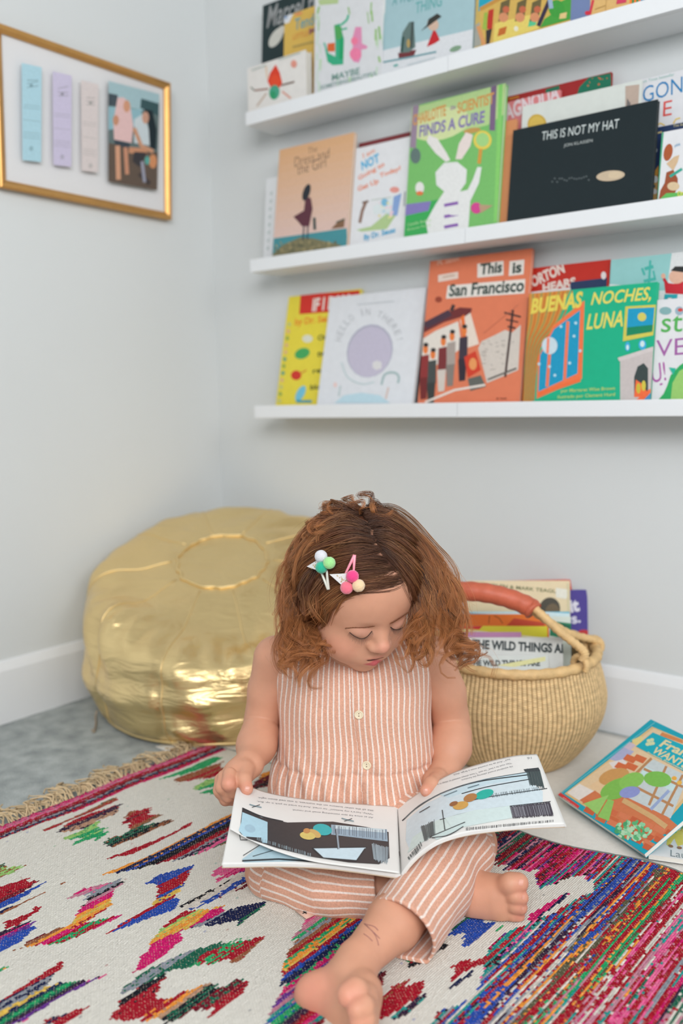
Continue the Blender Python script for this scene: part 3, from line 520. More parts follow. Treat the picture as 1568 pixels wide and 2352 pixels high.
# ------------------------------------------------------------------ framed print on the left wall
def framed_print():
    cor = [(-3, 60), (398, 184), (392, 496), (-4, 438)]
    def basis(phi):
        n = np.array([math.cos(phi), 0, -math.sin(phi)]); ey = np.array([math.sin(phi), 0, math.cos(phi)])
        O = np.array([0.024, 0, on_plane(392, 496, (0.024, 0, 0), (1, 0, 0))[2]])
        return O, n, ey
    lo, hi = -0.1, 0.2
    f = lambda ph: (lambda O, n, ey: on_plane(398, 184, O, n)[1] - on_plane(392, 496, O, n)[1])(*basis(ph))
    for _ in range(40):
        m = (lo + hi) / 2
        if f(lo) * f(m) <= 0: hi = m
        else: lo = m
    phi = max(0.0, min((lo + hi) / 2, 0.05))
    O, n, ey = basis(phi); ex = np.array([0, 1.0, 0])
    q = [on_plane(*c, O, n) - O for c in cor]
    x0 = (q[0] @ ex + q[3] @ ex) / 2; x1 = (q[1] @ ex + q[2] @ ex) / 2; y0 = (q[2] @ ey + q[3] @ ey) / 2; y1 = (q[0] @ ey + q[1] @ ey) / 2
    O = O + ex * x0 + ey * y0; w, h = x1 - x0, y1 - y0
    root = empty('framed_print'); M = Matrix(((ex[0], ey[0], n[0], O[0]), (ex[1], ey[1], n[1], O[1]), (ex[2], ey[2], n[2], O[2]), (0, 0, 0, 1)))
    root.matrix_world = M
    tag(root, 'gold framed print with three pastel strips and a photo on the left wall', 'picture frame')
    gold = mat('gold_frame', (206, 156, 92), 0.33, 0.75, noise=0.06, nscale=25)
    fw = 0.0175; dp = 0.022
    prof = [(0, -dp), (0, -0.003), (0.003, 0.0), (fw * .55, -0.0015), (fw, -0.007), (fw, -0.012)]
    cs = [(0, 0), (w, 0), (w, h), (0, h)]; dr = [(1, 1), (-1, 1), (-1, -1), (1, -1)]
    for k in range(4):
        a, b = cs[k], cs[(k + 1) % 4]; da, db = dr[k], dr[(k + 1) % 4]
        V = [(c[0] + d[0] * t, c[1] + d[1] * t, z) for c, d in ((a, da), (b, db)) for t, z in prof]; m = len(prof)
        F = [(i, i + 1, m + i + 1, m + i) for i in range(m - 1)] + [tuple(range(m)), tuple(range(m, 2 * m))[::-1], (0, m, 2 * m - 1, m - 1)]
        o = mesh_np('frame_rail', V, F, gold, root, False)
        bm = bmesh.new(); bm.from_mesh(o.data); bmesh.ops.recalc_face_normals(bm, faces=bm.faces); bm.to_mesh(o.data); bm.free()
    b = MB(); b.box((fw * .6, fw * .6, -0.018), (w - fw * .6, h - fw * .6, -0.0125)); b.build('mat_board', mat('mat_board', (222, 221, 222), 0.7, bump=.02, bscale=400), root, False)
    Ob = O + n * (-0.0125)
    P = Print(Ob, ex, ey, n, w, h)
    for (x0_, y0_, x1_, y1_), c, ink in (((42, 147, 88, 374), (172, 208, 220), (120, 150, 160)), ((113, 166, 157, 385), (200, 192, 216), (150, 146, 160)), ((178, 186, 218, 398), (213, 202, 200), (160, 156, 154))):
        P.poly([(x0_, y0_), (x1_, y0_ + 10), (x1_ - 1, y1_), (x0_ + 2, y1_ - 5)], c)
        r = random.Random(x0_)
        for yy in (40, 48, 56):
            P.line([(x0_ + 12, y0_ + yy), (x1_ - 8, y0_ + yy + r.uniform(-6, 2))], 1.6, ink)
        P.ell((x0_ + 22, y0_ + 52), 4, 4, ink, 0, 8)
        for yy in (96, 102, 130, 158, 164, 170): P.line([(x0_ + 4, y0_ + yy), (x1_ - 4, y0_ + yy + 4)], 1.6, tuple(int(v * .5 + u * .5) for v, u in zip(c, ink)))
        P.ell((x0_ + 22, y0_ + 196), 5, 6, tuple(int(v * .5 + u * .5) for v, u in zip(c, ink)), 0, 8)
    ph = [(241, 188), (358, 218), (353, 438), (241, 418)]
    P.poly(ph, (96, 112, 112)); P.poly([(241, 188), (358, 218), (357, 262), (241, 240)], (160, 188, 194)); P.poly([(241, 216), (262, 220), (262, 246), (241, 244)], (66, 78, 86)); P.poly([(316, 228), (357, 240), (356, 268), (314, 250)], (56, 84, 88)); P.poly([(241, 330), (355, 352), (353, 438), (241, 418)], (96, 82, 72)); P.poly([(241, 246), (318, 254), (314, 290), (241, 300)], (140, 180, 190))
    P.poly([(262, 226), (276, 226), (290, 240), (298, 290), (294, 330), (254, 322), (252, 280)], (222, 186, 184)); P.ell((283, 246), 8, 14, (206, 150, 120)); P.poly([(254, 322), (292, 332), (286, 342), (256, 334)], (56, 66, 76)); P.line([(262, 336), (264, 414)], 11, (206, 154, 124)); P.line([(280, 340), (284, 402)], 9, (196, 140, 112)); P.ell((258, 278), 7, 12, (196, 140, 110))
    P.poly([(300, 276), (322, 262), (334, 300), (336, 336), (300, 330)], (196, 206, 210)); P.poly([(322, 252), (342, 256), (352, 300), (350, 346), (336, 340), (332, 280)], (26, 40, 46)); P.ell((326, 272), 8, 14, (196, 150, 128)); P.line([(300, 296), (316, 336), (344, 350)], 9, (196, 146, 116)); P.line([(288, 346), (330, 350)], 14, (196, 140, 108)); P.poly([(300, 350), (330, 352), (312, 386), (296, 372)], (56, 54, 58)); P.ell((343, 372), 9, 16, (206, 140, 96)); P.ell((330, 370), 6, 10, (90, 160, 150)); P.line([(312, 400), (336, 424)], 10, (66, 58, 58)); P.line([(318, 372), (324, 420)], 7, (150, 152, 168))
    P.build('print', root)
    g, N, L, bs = new_mat('frame_glass'); bs.inputs['Alpha'].default_value = 0.05; bs.inputs['Roughness'].default_value = 0.05; bs.inputs['Base Color'].default_value = (.9, .92, .92, 1)
    mesh_np('glass_pane', [(fw * .7, fw * .7, -.009), (w - fw * .7, fw * .7, -.009), (w - fw * .7, h - fw * .7, -.009), (fw * .7, h - fw * .7, -.009)], [(0, 1, 2, 3)], g, root, False)
framed_print()

# ------------------------------------------------------------------ gold pouf
def pouf():
    C = fl(500, 1604); C = np.array([0.345, -0.345, 0])
    back = np.array([FW[0], FW[1], 0]); back /= np.linalg.norm(back); side = np.array([back[1], -back[0], 0])
    R0, H0 = 0.328, 0.318; NP = 10
    nt, nr = 240, 64
    def prof(s):                     # s 0 (bottom centre) .. 1 (top centre) -> radius, height
        pts = np.array([(0.0, 0.0), (0.50, 0.0), (0.76, 0.004), (0.86, 0.03), (0.94, 0.13), (0.99, 0.32), (1.0, 0.52), (1.0, 0.74), (0.985, 0.90), (0.93, 0.985), (0.82, 1.01), (0.62, 1.01), (0.42, 1.015), (0.2, 1.0), (0.0, 0.985)])
        return smooth_path(pts, s)
    pr = prof(nr)
    th = np.arange(nt) * 2 * np.pi / nt
    rr = np.random.RandomState(5)
    ph = rr.uniform(0, 6.28, 30); fr = rr.randint(3, 26, 30)
    def shape(ri, zi, t, seam_k=1.0, lift=0.0):
        shift = .070 * np.clip(1 - ri / .95, 0, 1) * np.clip(zi * 4 - 3, 0, 1)
        """profile radius (0..1), height (0..1), angle -> world point"""
        ang = (t * NP / (2 * np.pi)) % 1.0; d = np.abs(ang - np.round(ang)) * 2       # 0 at a seam .. 1 mid panel
        puff = 1 - 0.018 * seam_k * np.exp(-(d / 0.16) ** 2) * np.clip((zi - .02) * 6, 0, 1) * np.clip(ri * 2 - .5, 0, 1)
        wr = sum(np.sin(fr[i] * t + ph[i] + zi * (3 + 2 * (i % 7))) * (0.0008 if i < 12 else 0.0005) for i in range(24))
        r = ri * R0 * puff + wr * np.clip(ri * 1.4, 0, 1) * np.clip(zi * 5, 0, 1) * 1.6 + lift
        # horizontal slump folds on the sides
        r = r + 0.007 * np.sin(zi * 15 + 1.6 * np.sin(2 * t + 1)) * np.clip(1 - abs(zi - .45) * 2.2, 0, 1) * np.clip(ri * 2 - 1, 0, 1)
        x = r * np.cos(t) - shift * .25; y = r * np.sin(t) + shift                                          # y towards the back
        z = zi * H0 + lift * zi
        yy = y + .0 * x
        z = z * (1 + 0.42 * yy / R0)
        frn = np.clip(-y / R0 + .25, 0, 1)
        z = z - 0.022 * np.exp(-((ri - .62) / .17) ** 2) * frn * np.clip(zi * 3 - 2, 0, 1)          # sunken seat before the ridge
        z = z + 0.004 * frn * np.sin(t * 34 + 2 * np.sin(5 * t)) * np.exp(-((ri - .86) / .10) ** 2) * np.clip(zi * 3 - 2, 0, 1)
        # sat-in hollow in front of the round top panel and two soft dents
        z = z - 0.020 * np.exp(-(((x - 0.06) / 0.09) ** 2 + ((y + 0.20) / 0.08) ** 2)) * np.clip(zi * 3 - 2, 0, 1)
        z = z + 0.024 * np.exp(-(((x + 0.19) / 0.09) ** 2 + ((y + 0.17) / 0.07) ** 2)) * np.clip(zi * 3 - 2, 0, 1)
        z = z + 0.003 * np.sin(9 * t + 14 * ri) * np.clip(ri * 2 - .6, 0, 1) * np.clip(zi * 3 - 2, 0, 1)
        return np.stack([C[0] + side[0] * x + back[0] * y, C[1] + side[1] * x + back[1] * y, z + 0.003], -1)
    V = shape(pr[:, 0][:, None] * np.ones((1, nt)), np.clip(pr[:, 1], 0, 2)[:, None] * np.ones((1, nt)), th[None, :] * np.ones((nr, 1)))
    # keep clear of the walls
    V[..., 0] = np.maximum(V[..., 0], T_B + .004); V[..., 1] = np.minimum(V[..., 1], -T_B - .004)
    i, j = np.meshgrid(np.arange(nr - 1), np.arange(nt), indexing='ij'); j2 = (j + 1) % nt
    F = np.stack([i * nt + j, i * nt + j2, (i + 1) * nt + j2, (i + 1) * nt + j], -1).reshape(-1, 4)
    m, N, L, b = new_mat('gold_foil_leather')
    b.inputs['Base Color'].default_value = (0.88, 0.665, 0.33, 1); b.inputs['Metallic'].default_value = 0.93; b.inputs['Roughness'].default_value = 0.30
    tc = N.new('ShaderNodeTexCoord'); t1 = N.new('ShaderNodeTexNoise'); t1.inputs['Scale'].default_value = 9; t1.inputs['Detail'].default_value = 5; t1.inputs['Distortion'].default_value = 1.2
    mp = N.new('ShaderNodeMapping'); mp.inputs['Scale'].default_value = (1, 1, 4.2); L.new(tc.outputs['Object'], mp.inputs[0]); L.new(mp.outputs[0], t1.inputs['Vector'])
    t2 = N.new('ShaderNodeTexNoise'); t2.inputs['Scale'].default_value = 260; L.new(tc.outputs['Object'], t2.inputs['Vector'])
    b1 = N.new('ShaderNodeBump'); b1.inputs['Strength'].default_value = 0.36; b1.inputs['Distance'].default_value = 0.02; L.new(t1.outputs['Fac'], b1.inputs['Height'])
    b2 = N.new('ShaderNodeBump'); b2.inputs['Strength'].default_value = 0.08; b2.inputs['Distance'].default_value = 0.001; L.new(t2.outputs['Fac'], b2.inputs['Height']); L.new(b1.outputs[0], b2.inputs['Normal']); L.new(b2.outputs[0], b.inputs['Normal'])
    root = mesh_np('floor_pouf', V.reshape(-1, 3), F, m)
    tag(root, 'slumped gold metallic leather pouf in the corner behind the child', 'pouf')
    seamm = mat('gold_piping', (230, 204, 148), 0.45, 0.7)
    rc, zc = 0.33, 1.012
    tt = np.linspace(0, 2 * np.pi, 90)
    def strip(name, P, r, n=6):
        v, f = tube_geo(P, r, n); mesh_np(name, v, f, seamm, root)
    strip('top_piping', shape(np.full(90, rc), np.full(90, zc), tt, 0) + np.array([0, 0, .001]), 0.0040)
    for k in range(NP):
        t = k * 2 * np.pi / NP
        q = pr[(pr[:, 1] > 0.02) & ((pr[:, 0] > rc) | (pr[:, 1] < .9))]
        P = shape(q[:, 0], q[:, 1], np.full(len(q), t)); P[..., 0] = np.maximum(P[..., 0], T_B + .006); P[..., 1] = np.minimum(P[..., 1], -T_B - .006)
        strip('seam_piping', P, 0.0022, 5)
    P = shape(np.full(90, .875), np.full(90, .04), tt, 0); P[..., 0] = np.maximum(P[..., 0], T_B + .008); P[..., 1] = np.minimum(P[..., 1], -T_B - .008)
    strip('base_piping', P, 0.005)
    # care label and zip pull at the hem
    a = fl(286, 1668); Mx = Matrix.Translation(Vector((a[0], a[1], 0.004))) @ Matrix.Rotation(-.5, 4, 'Z')
    bb = MB(); bb.box((-.024, -.011, 0), (.024, .011, .0015), M=Mx); bb.build('care_label', mat('label_ribbon', (168, 176, 182), .6), root, False)
    a = fl(224, 1650); c = fl(216, 1684)
    mb = MB(); mb.tube(smooth_path([(a[0], a[1], .02), (a[0] + .006, a[1] - .01, .008), ((a[0] + c[0]) / 2, (a[1] + c[1]) / 2, .004), (c[0], c[1], .003), (c[0] - .012, c[1] + .004, .004)], 24), 0.0022, 6); mb.build('zip_pull', mat('zip_cord', (176, 160, 140), .5, .4), root)
pouf()

# ------------------------------------------------------------------ woven basket with books
BC = fl(1174, 1738)
BC = np.array([BC[0], min(BC[1], -0.205), 0.0])
def basket():
    root = empty('storage_basket', tuple(BC)); tag(root, 'round woven straw basket full of books, with a leather wrapped handle', 'basket')
    H = 0.222
    pts = np.array([(0.0, 0.004), (0.085, 0.002), (0.115, 0.012), (0.15, 0.055), (0.172, 0.10), (0.179, 0.14), (0.174, 0.175), (0.166, 0.205), (0.162, H)])
    nr, nt = 100, 400
    P = smooth_path(pts, nr); th = np.arange(nt) * 2 * np.pi / nt
    s = np.arange(nr)[:, None]; c = (th * 120 / (2 * np.pi))[None, :]
    bump = 0.0016 * np.abs(np.sin(np.pi * c)) ** .7 * np.where(P[:, 0:1] > .1, 1, P[:, 0:1] / .1)
    wob = 1 + 0.012 * np.sin(2 * th + 1)[None, :] + .006 * np.sin(3 * th + .3)[None, :]
    r = P[:, 0:1] * wob + bump
    V = np.stack([r * np.cos(th), r * np.sin(th), P[:, 1:2] + 0 * r + 0.006 * np.cos(th - 2.4)[None, :] * (P[:, 1:2] / H)], -1)
    i, j = np.meshgrid(np.arange(nr - 1), np.arange(nt), indexing='ij'); j2 = (j + 1) % nt
    F = np.stack([i * nt + j, i * nt + j2, (i + 1) * nt + j2, (i + 1) * nt + j], -1).reshape(-1, 4)
    m, N, L, b = new_mat('woven_straw'); b.inputs['Roughness'].default_value = 0.62; b.inputs['Specular IOR Level'].default_value = .3
    uvn = N.new('ShaderNodeAttribute'); uvn.attribute_name = 'wa'; uw = N.new('ShaderNodeAttribute'); uw.attribute_name = 'wb'
    cmb = N.new('ShaderNodeCombineXYZ'); L.new(uvn.outputs['Fac'], cmb.inputs[0]); L.new(uw.outputs['Fac'], cmb.inputs[1])
    def M_(op, a_, b_=None):
        x_ = N.new('ShaderNodeMath'); x_.operation = op
        for q, v in enumerate((a_, b_)):
            if v is None: continue
            if isinstance(v, (int, float)): x_.inputs[q].default_value = v
            else: L.new(v, x_.inputs[q])
        return x_.outputs[0]
    col_ = M_('POWER', M_('ABSOLUTE', M_('SINE', M_('MULTIPLY', uvn.outputs['Fac'], math.pi))), .55)
    par = M_('MULTIPLY', M_('MODULO', M_('FLOOR', uvn.outputs['Fac']), 2.0), .5)
    row_ = M_('POWER', M_('ABSOLUTE', M_('SINE', M_('MULTIPLY', M_('ADD', uw.outputs['Fac'], par), math.pi))), .5)
    hgt = M_('MULTIPLY', col_, M_('ADD', M_('MULTIPLY', row_, .38), .62))
    ns = N.new('ShaderNodeTexNoise'); ns.inputs['Scale'].default_value = .55; ns.inputs['Detail'].default_value = 5; L.new(cmb.outputs[0], ns.inputs['Vector'])
    rp = N.new('ShaderNodeValToRGB'); rp.color_ramp.elements[0].position = .05; rp.color_ramp.elements[0].color = (*lin((164, 126, 80)), 1); rp.color_ramp.elements[1].position = .75; rp.color_ramp.elements[1].color = (*lin((224, 192, 142)), 1); L.new(hgt, rp.inputs[0])
    mr = N.new('ShaderNodeMapRange'); mr.inputs['From Min'].default_value = .3; mr.inputs['From Max'].default_value = .7; mr.inputs['To Min'].default_value = .76; mr.inputs['To Max'].default_value = 1.2; L.new(ns.outputs['Fac'], mr.inputs['Value'])
    vm = N.new('ShaderNodeVectorMath'); vm.operation = 'SCALE'; L.new(rp.outputs[0], vm.inputs[0]); L.new(mr.outputs[0], vm.inputs['Scale']); L.new(vm.outputs[0], b.inputs['Base Color'])
    bp = N.new('ShaderNodeBump'); bp.inputs['Strength'].default_value = .8; bp.inputs['Distance'].default_value = .003; L.new(hgt, bp.inputs['Height']); L.new(bp.outputs[0], b.inputs['Normal'])
    arc = np.concatenate([[0], np.cumsum(np.linalg.norm(np.diff(P, axis=0), axis=1))]) / 0.0042
    body = mesh_np('woven_body', V.reshape(-1, 3), F, m, root, True, None, {'wa': np.broadcast_to(th[None, :] * 120 / (2 * np.pi), (nr, nt)).ravel(), 'wb': np.broadcast_to(arc[:, None], (nr, nt)).ravel()})
    sol = body.modifiers.new('thickness', 'SOLIDIFY'); sol.thickness = 0.005; sol.offset = -1
    straw = mat('straw_rim', (216, 180, 126), .6, noise=.16, nscale=60, bump=.5, bscale=220)
    mb = MB(); n = 420
    tt = np.linspace(0, 2 * np.pi, n); rim = np.stack([(0.1625 + .002 * np.sin(2 * tt)) * np.cos(tt), 0.1625 * np.sin(tt), H + 0.004 + 0.006 * np.cos(tt - 2.4) + 0 * tt], 1)
    rr_ = 0.0098 + 0.0008 * np.sin(tt * 34) + .0005 * np.sign(np.sin(tt * 210))
    mb.tube(rim, rr_, 10, cap=False); mb.build('rim', straw, root)
    # handle: two bound strands rise from the rim at each end and merge in a leather-wrapped grip
    V_ = lambda p: np.array(at(*p)) - BC
    fa, ba = V_((1338, 1502, 1.665)), V_((1372, 1480, 1.80)); grip = [V_((1212, 1392, 1.70)), V_((1160, 1372, 1.70)), V_((1100, 1360, 1.71)), V_((1040, 1360, 1.73)), V_((985, 1385, 1.76))]
    leather = mat('terracotta_leather', (196, 98, 70), .5, noise=.1, nscale=80, bump=.25, bscale=160)
    cord = MB()
    gp = smooth_path([grip[0] + np.array([.012, 0, -.008])] + grip, 60)
    mb = MB(); mb.tube(gp, 0.0185 + 0.0006 * np.sin(np.linspace(0, 60, 60)), 14); mb.build('leather_grip', leather, root)
    le = V_((930, 1450, 1.80))
    for end, off in ((fa, .008), (ba, -.006)):
        path = smooth_path([end + np.array([0, 0, -.012]), end + np.array([0, 0, .006]), (end * .55 + grip[0] * .45) + np.array([0, 0, -.004 + off]), grip[0] + np.array([0, 0, off * .6]), grip[1] + np.array([0, 0, off * .5])], 110)
        mb = MB(); mb.tube(path, 0.0082 + .0006 * np.sin(np.linspace(0, 150, 110)), 9); mb.build('handle_strand', straw, root)
        # binding loop over the rim
        q = end.copy(); ang = math.atan2(q[1], q[0]); rad = np.array([math.cos(ang), math.sin(ang), 0]); cc = np.array([0.1625 * rad[0], 0.1625 * rad[1], H + .004])
        lp = np.array([cc + rad * .0165 * math.cos(a) + np.array([0, 0, .0165 * math.sin(a)]) + np.array([-rad[1], rad[0], 0]) * .004 * math.sin(a / 2) for a in np.linspace(-.5, 4.6, 60)])
        mb = MB(); mb.tube(lp, 0.0058 + .0006 * np.sin(np.linspace(0, 120, 60)), 8); mb.build('rim_loop', straw, root)
    for off in (.008, -.008):
        path = smooth_path([grip[3] + np.array([0, 0, off * .5]), grip[4], (grip[4] + le) / 2 + np.array([0, 0, off]), np.array([-0.158, -.04 + off * 4, H])], 60)
        mb = MB(); mb.tube(path, 0.008, 8); mb.build('handle_strand', straw, root)
basket()
def basket_book(ctr_px, depth, w, h, t, cover, label, art=None, lean=8, yaw=0.0, tops=None, spine='T', hard=True):
    """book standing in the basket, upper front edge centre at the given pixel / depth; leans back"""
    Pc = at(*ctr_px, depth); r = np.array([RT[0], RT[1], 0]); r /= np.linalg.norm(r)
    a = yaw; ex = np.array([r[0] * math.cos(a) - r[1] * math.sin(a), r[0] * math.sin(a) + r[1] * math.cos(a), 0])
    bk = np.array([-ex[1], ex[0], 0]); th = math.radians(lean)
    ey = np.array([0, 0, 1]) * math.cos(th) + bk * math.sin(th); en = np.cross(ex, ey)
    O = Pc - ex * w / 2 - ey * h
    root = book_solid('picture_book', w, h, t, cover, spine, hard=hard)
    root.matrix_world = Matrix(((ex[0], ey[0], en[0], O[0]), (ex[1], ey[1], en[1], O[1]), (ex[2], ey[2], en[2], O[2]), (0, 0, 0, 1)))
    tag(root, label, 'book', 'picture books in the basket')
    if art:
        P = Print(O, ex, ey, en, w, h); art(P); P.build('cover_print', root)
    if tops:                                                     # lettering on the upward edge
        P = Print(O + ey * h - en * t, ex, en, ey, w, t); tops(P); P.build('spine_print', root)
def art(P):
    P.text('JANE YOLEN & MARK TEAGUE', (1078, 1346), (1286, 1366), 11, (108, 112, 76), .02); P.ell((1262, 1398), 24, 26, (74, 70, 60), 10); P.ell((1268, 1404), 16, 18, (108, 92, 70), 10); P.poly([(1276, 1350), (1306, 1354), (1300, 1376), (1276, 1372)], (222, 220, 206)); P.line([(1304, 1340), (1306, 1460)], 5, (206, 196, 160))
basket_book((1222, 1333), 1.985, .19, .20, .008, (208, 50, 40), 'red book rearmost in the basket', lean=6)
def art2(P):
    P.text('it', (1310, 1408), (1332, 1404), 30, (216, 214, 226), .05); P.text('s.', (1314, 1434), (1334, 1430), 18, (206, 204, 222), .04); P.ell((1340, 1460), 18, 14, (184, 56, 60))
basket_book((1277, 1356), 1.965, .135, .20, .007, (78, 66, 142), 'purple book with white lettering at the back of the basket', art2, lean=6)
basket_book((1190, 1334), 1.925, .215, .20, .007, (222, 204, 168), 'tan book with dark green lettering standing in the basket', art, lean=8, yaw=-.09)
def art3(P): P.poly([(1000, 1402), (1320, 1424), (1320, 1410), (1000, 1388)], (200, 220, 224))
basket_book((1188, 1405), 1.90, .215, .17, .007, (96, 176, 200), 'blue edged book in the basket before the tan one', art3, lean=9, yaw=-.09)
def art4(P):
    P.poly([(1264, 1426), (1312, 1432), (1312, 1470), (1262, 1460)], (36, 120, 84)); P.line([(1268, 1430), (1310, 1440)], 3, (20, 70, 60))
basket_book((1198, 1416), 1.882, .20, .17, .006, (206, 216, 206), 'white and green book in the basket behind the orange one', art4, lean=9, yaw=-.09)
def art5(P):
    P.poly([(1180, 1420), (1250, 1430), (1250, 1470), (1150, 1450)], (190, 70, 44)); P.line([(1124, 1414), (1122, 1432)], 2, (150, 80, 30)); P.line([(1134, 1414), (1146, 1420), (1154, 1432)], 2, (150, 80, 30))
basket_book((1152, 1411), 1.862, .19, .16, .006, (226, 116, 44), 'orange book in the middle of the basket', art5, lean=10, yaw=-.09)
def art6(P): P.poly([(1000, 1420), (1114, 1432), (1100, 1446), (1000, 1440)], (206, 50, 52)); P.line([(1000, 1440), (1250, 1466)], 3, (222, 214, 190))
basket_book((1150, 1438), 1.842, .185, .15, .005, (214, 204, 56), 'yellow and red book in the basket before the orange one', art6, lean=10, yaw=-.1)
basket_book((1110, 1452), 1.825, .15, .14, .005, (190, 136, 176), 'thin lilac book in the basket', lean=10, yaw=-.08)
def tops(P):
    P.text('WHERE THE WILD THINGS ARE', (P_A[0], P_A[1]), (P_B[0], P_B[1]), 20, (42, 54, 56), .045)
P_A, P_B = (1010, 1479), (1300, 1497)
def art7(P): P.text('WHERE THE WILD THINGS ARE', (1004, 1486), (1312, 1502), 22, (46, 58, 60), .045)
basket_book((1160, 1464), 1.803, .225, .14, .012, (216, 218, 214), 'white book with bold black capitals across, near the front of the basket', art7, lean=14, yaw=-.06)
def art8(P): P.text('WHERE THE WILD THINGS ARE', (1020, 1530), (1240, 1530), 14, (46, 58, 60), .045); P.poly([(1140, 1528), (1252, 1508), (1252, 1518), (1180, 1532)], (222, 220, 160))
basket_book((1140, 1506), 1.768, .20, .11, .012, (212, 218, 214), 'white book with bold black capitals across, frontmost in the basket', art8, lean=16, yaw=-.04)
# ------------------------------------------------------------------ implicit-surface modelling (rounded cones and ellipsoids, smooth unions, surface nets)
class Field:
    def __init__(s): s.ops = []
    def cone(s, a, b, ra, rb, k=0.01, sub=False): s.ops.append(('c', np.asarray(a, float), np.asarray(b, float), ra, rb, k, sub)); return s
    def chain(s, pts, rad, k=0.01, kin=None):
        for i in range(len(pts) - 1): s.cone(pts[i], pts[i + 1], rad[i], rad[i + 1], k if i == 0 or kin is None else kin)
        return s
    def ell(s, c, r, A=None, k=0.01, sub=False): s.ops.append(('e', np.asarray(c, float), np.asarray(r, float), np.eye(3) if A is None else np.asarray(A), None, k, sub)); return s
    def bound(s, op):
        if op[0] == 'c': c = (op[1] + op[2]) / 2; return c, np.linalg.norm(op[1] - op[2]) / 2 + max(op[3], op[4])
        return op[1], op[2].max()
    @staticmethod
    def prim(op, P):
        if op[0] == 'c':
            _, a, b, ra, rb, _, _ = op
            ab = b - a; L2 = ab @ ab + 1e-12; t = np.clip(((P - a) @ ab) / L2, 0, 1)
            return np.linalg.norm(P - a - t[:, None] * ab, axis=1) - (ra + (rb - ra) * t)
        _, c, r, A, _, _, _ = op
        q = (P - c) @ A; k0 = np.linalg.norm(q / r, axis=1); k1 = np.linalg.norm(q / (r * r), axis=1)
        return np.where(k1 > 1e-9, k0 * (k0 - 1) / np.maximum(k1, 1e-9), -r.min())
    def __call__(s, P, blocks=None):
        d = np.full(len(P), 0.5)
        for op in s.ops:
            c, R = s.bound(op); k = op[5]
            sel = np.flatnonzero(((P - c) ** 2).sum(1) < (R + k + 0.03) ** 2)
            if not len(sel): continue
            e = s.prim(op, P[sel]); o = d[sel]
            if op[6]: e = -e; h = np.clip(.5 - .5 * (o - e) / k, 0, 1); d[sel] = o + (e - o) * h + k * h * (1 - h)
            else: h = np.clip(.5 + .5 * (e - o) / k, 0, 1); d[sel] = e + (o - e) * h - k * h * (1 - h)
        return d
def surface_nets(f, lo, hi, h, B=8, slack=1.35):
    lo = np.asarray(lo, float); n = np.ceil((np.asarray(hi) - lo) / (h * B)).astype(int)
    g = np.stack(np.meshgrid(*[np.arange(k) for k in n], indexing='ij'), -1).reshape(-1, 3)
    d = f(lo + (g + .5) * h * B); g = g[np.abs(d) < h * B * .5 * 1.7321 * slack + .002]
    loc = np.stack(np.meshgrid(*[np.arange(B + 1)] * 3, indexing='ij'), -1).reshape(-1, 3)
    m = B + 1; D = np.empty((len(g), m, m, m), np.float32)
    for i in range(0, len(g), 1500):
        q = g[i:i + 1500]; P = lo + (q[:, None, :] * B + loc[None]) * h; D[i:i + 1500] = f(P.reshape(-1, 3)).reshape(-1, m, m, m)
    S = D < 0
    c = np.zeros((len(g), B, B, B), np.int8)
    for dx in (0, 1):
        for dy in (0, 1):
            for dz in (0, 1): c += S[:, dx:dx + B, dy:dy + B, dz:dz + B]
    bi, ix, iy, iz = np.nonzero((c > 0) & (c < 8))
    cell = g[bi] * B + np.stack([ix, iy, iz], 1); N1 = n * B + 2
    key = (cell[:, 0] * N1[1] + cell[:, 1]) * N1[2] + cell[:, 2]
    cs = {}
    for dx in (0, 1):
        for dy in (0, 1):
            for dz in (0, 1): cs[dx, dy, dz] = D[bi, ix + dx, iy + dy, iz + dz].astype(float)
    acc = np.zeros((len(bi), 3)); cnt = np.zeros(len(bi))
    for ax in range(3):
        for u in (0, 1):
            for v in (0, 1):
                a = [0, 0, 0]; o = [i for i in range(3) if i != ax]; a[o[0]] = u; a[o[1]] = v; b = list(a); b[ax] = 1
                A, Bv = cs[tuple(a)], cs[tuple(b)]; x = (A < 0) != (Bv < 0); t = np.where(x, A / np.where(x, A - Bv, 1), 0)
                p = np.zeros((len(bi), 3)) + np.array(a, float); p[:, ax] += t; acc[x] += p[x]; cnt += x
    V = lo + (cell + acc / np.maximum(cnt, 1)[:, None]) * h
    order = np.argsort(key); sk = key[order]
    st = [N1[1] * N1[2], N1[2], 1]; Q = []
    for ax in range(3):
        b = [0, 0, 0]; b[ax] = 1; A, Bv = cs[0, 0, 0], cs[tuple(b)]; x = (A < 0) != (Bv < 0)
        o = [i for i in range(3) if i != ax]; j, k = st[o[0]], st[o[1]]
        kk = key[x]; q = np.stack([kk, kk - j, kk - j - k, kk - k], 1)
        p = np.searchsorted(sk, q); p = np.minimum(p, len(sk) - 1); ok = (sk[p] == q).all(1); idx = order[p]
        fl_ = (A[x] < 0) ^ (ax == 1); idx = np.where(fl_[:, None], idx, idx[:, ::-1]); Q.append(idx[ok])
    return V, np.vstack(Q).astype(np.int32)

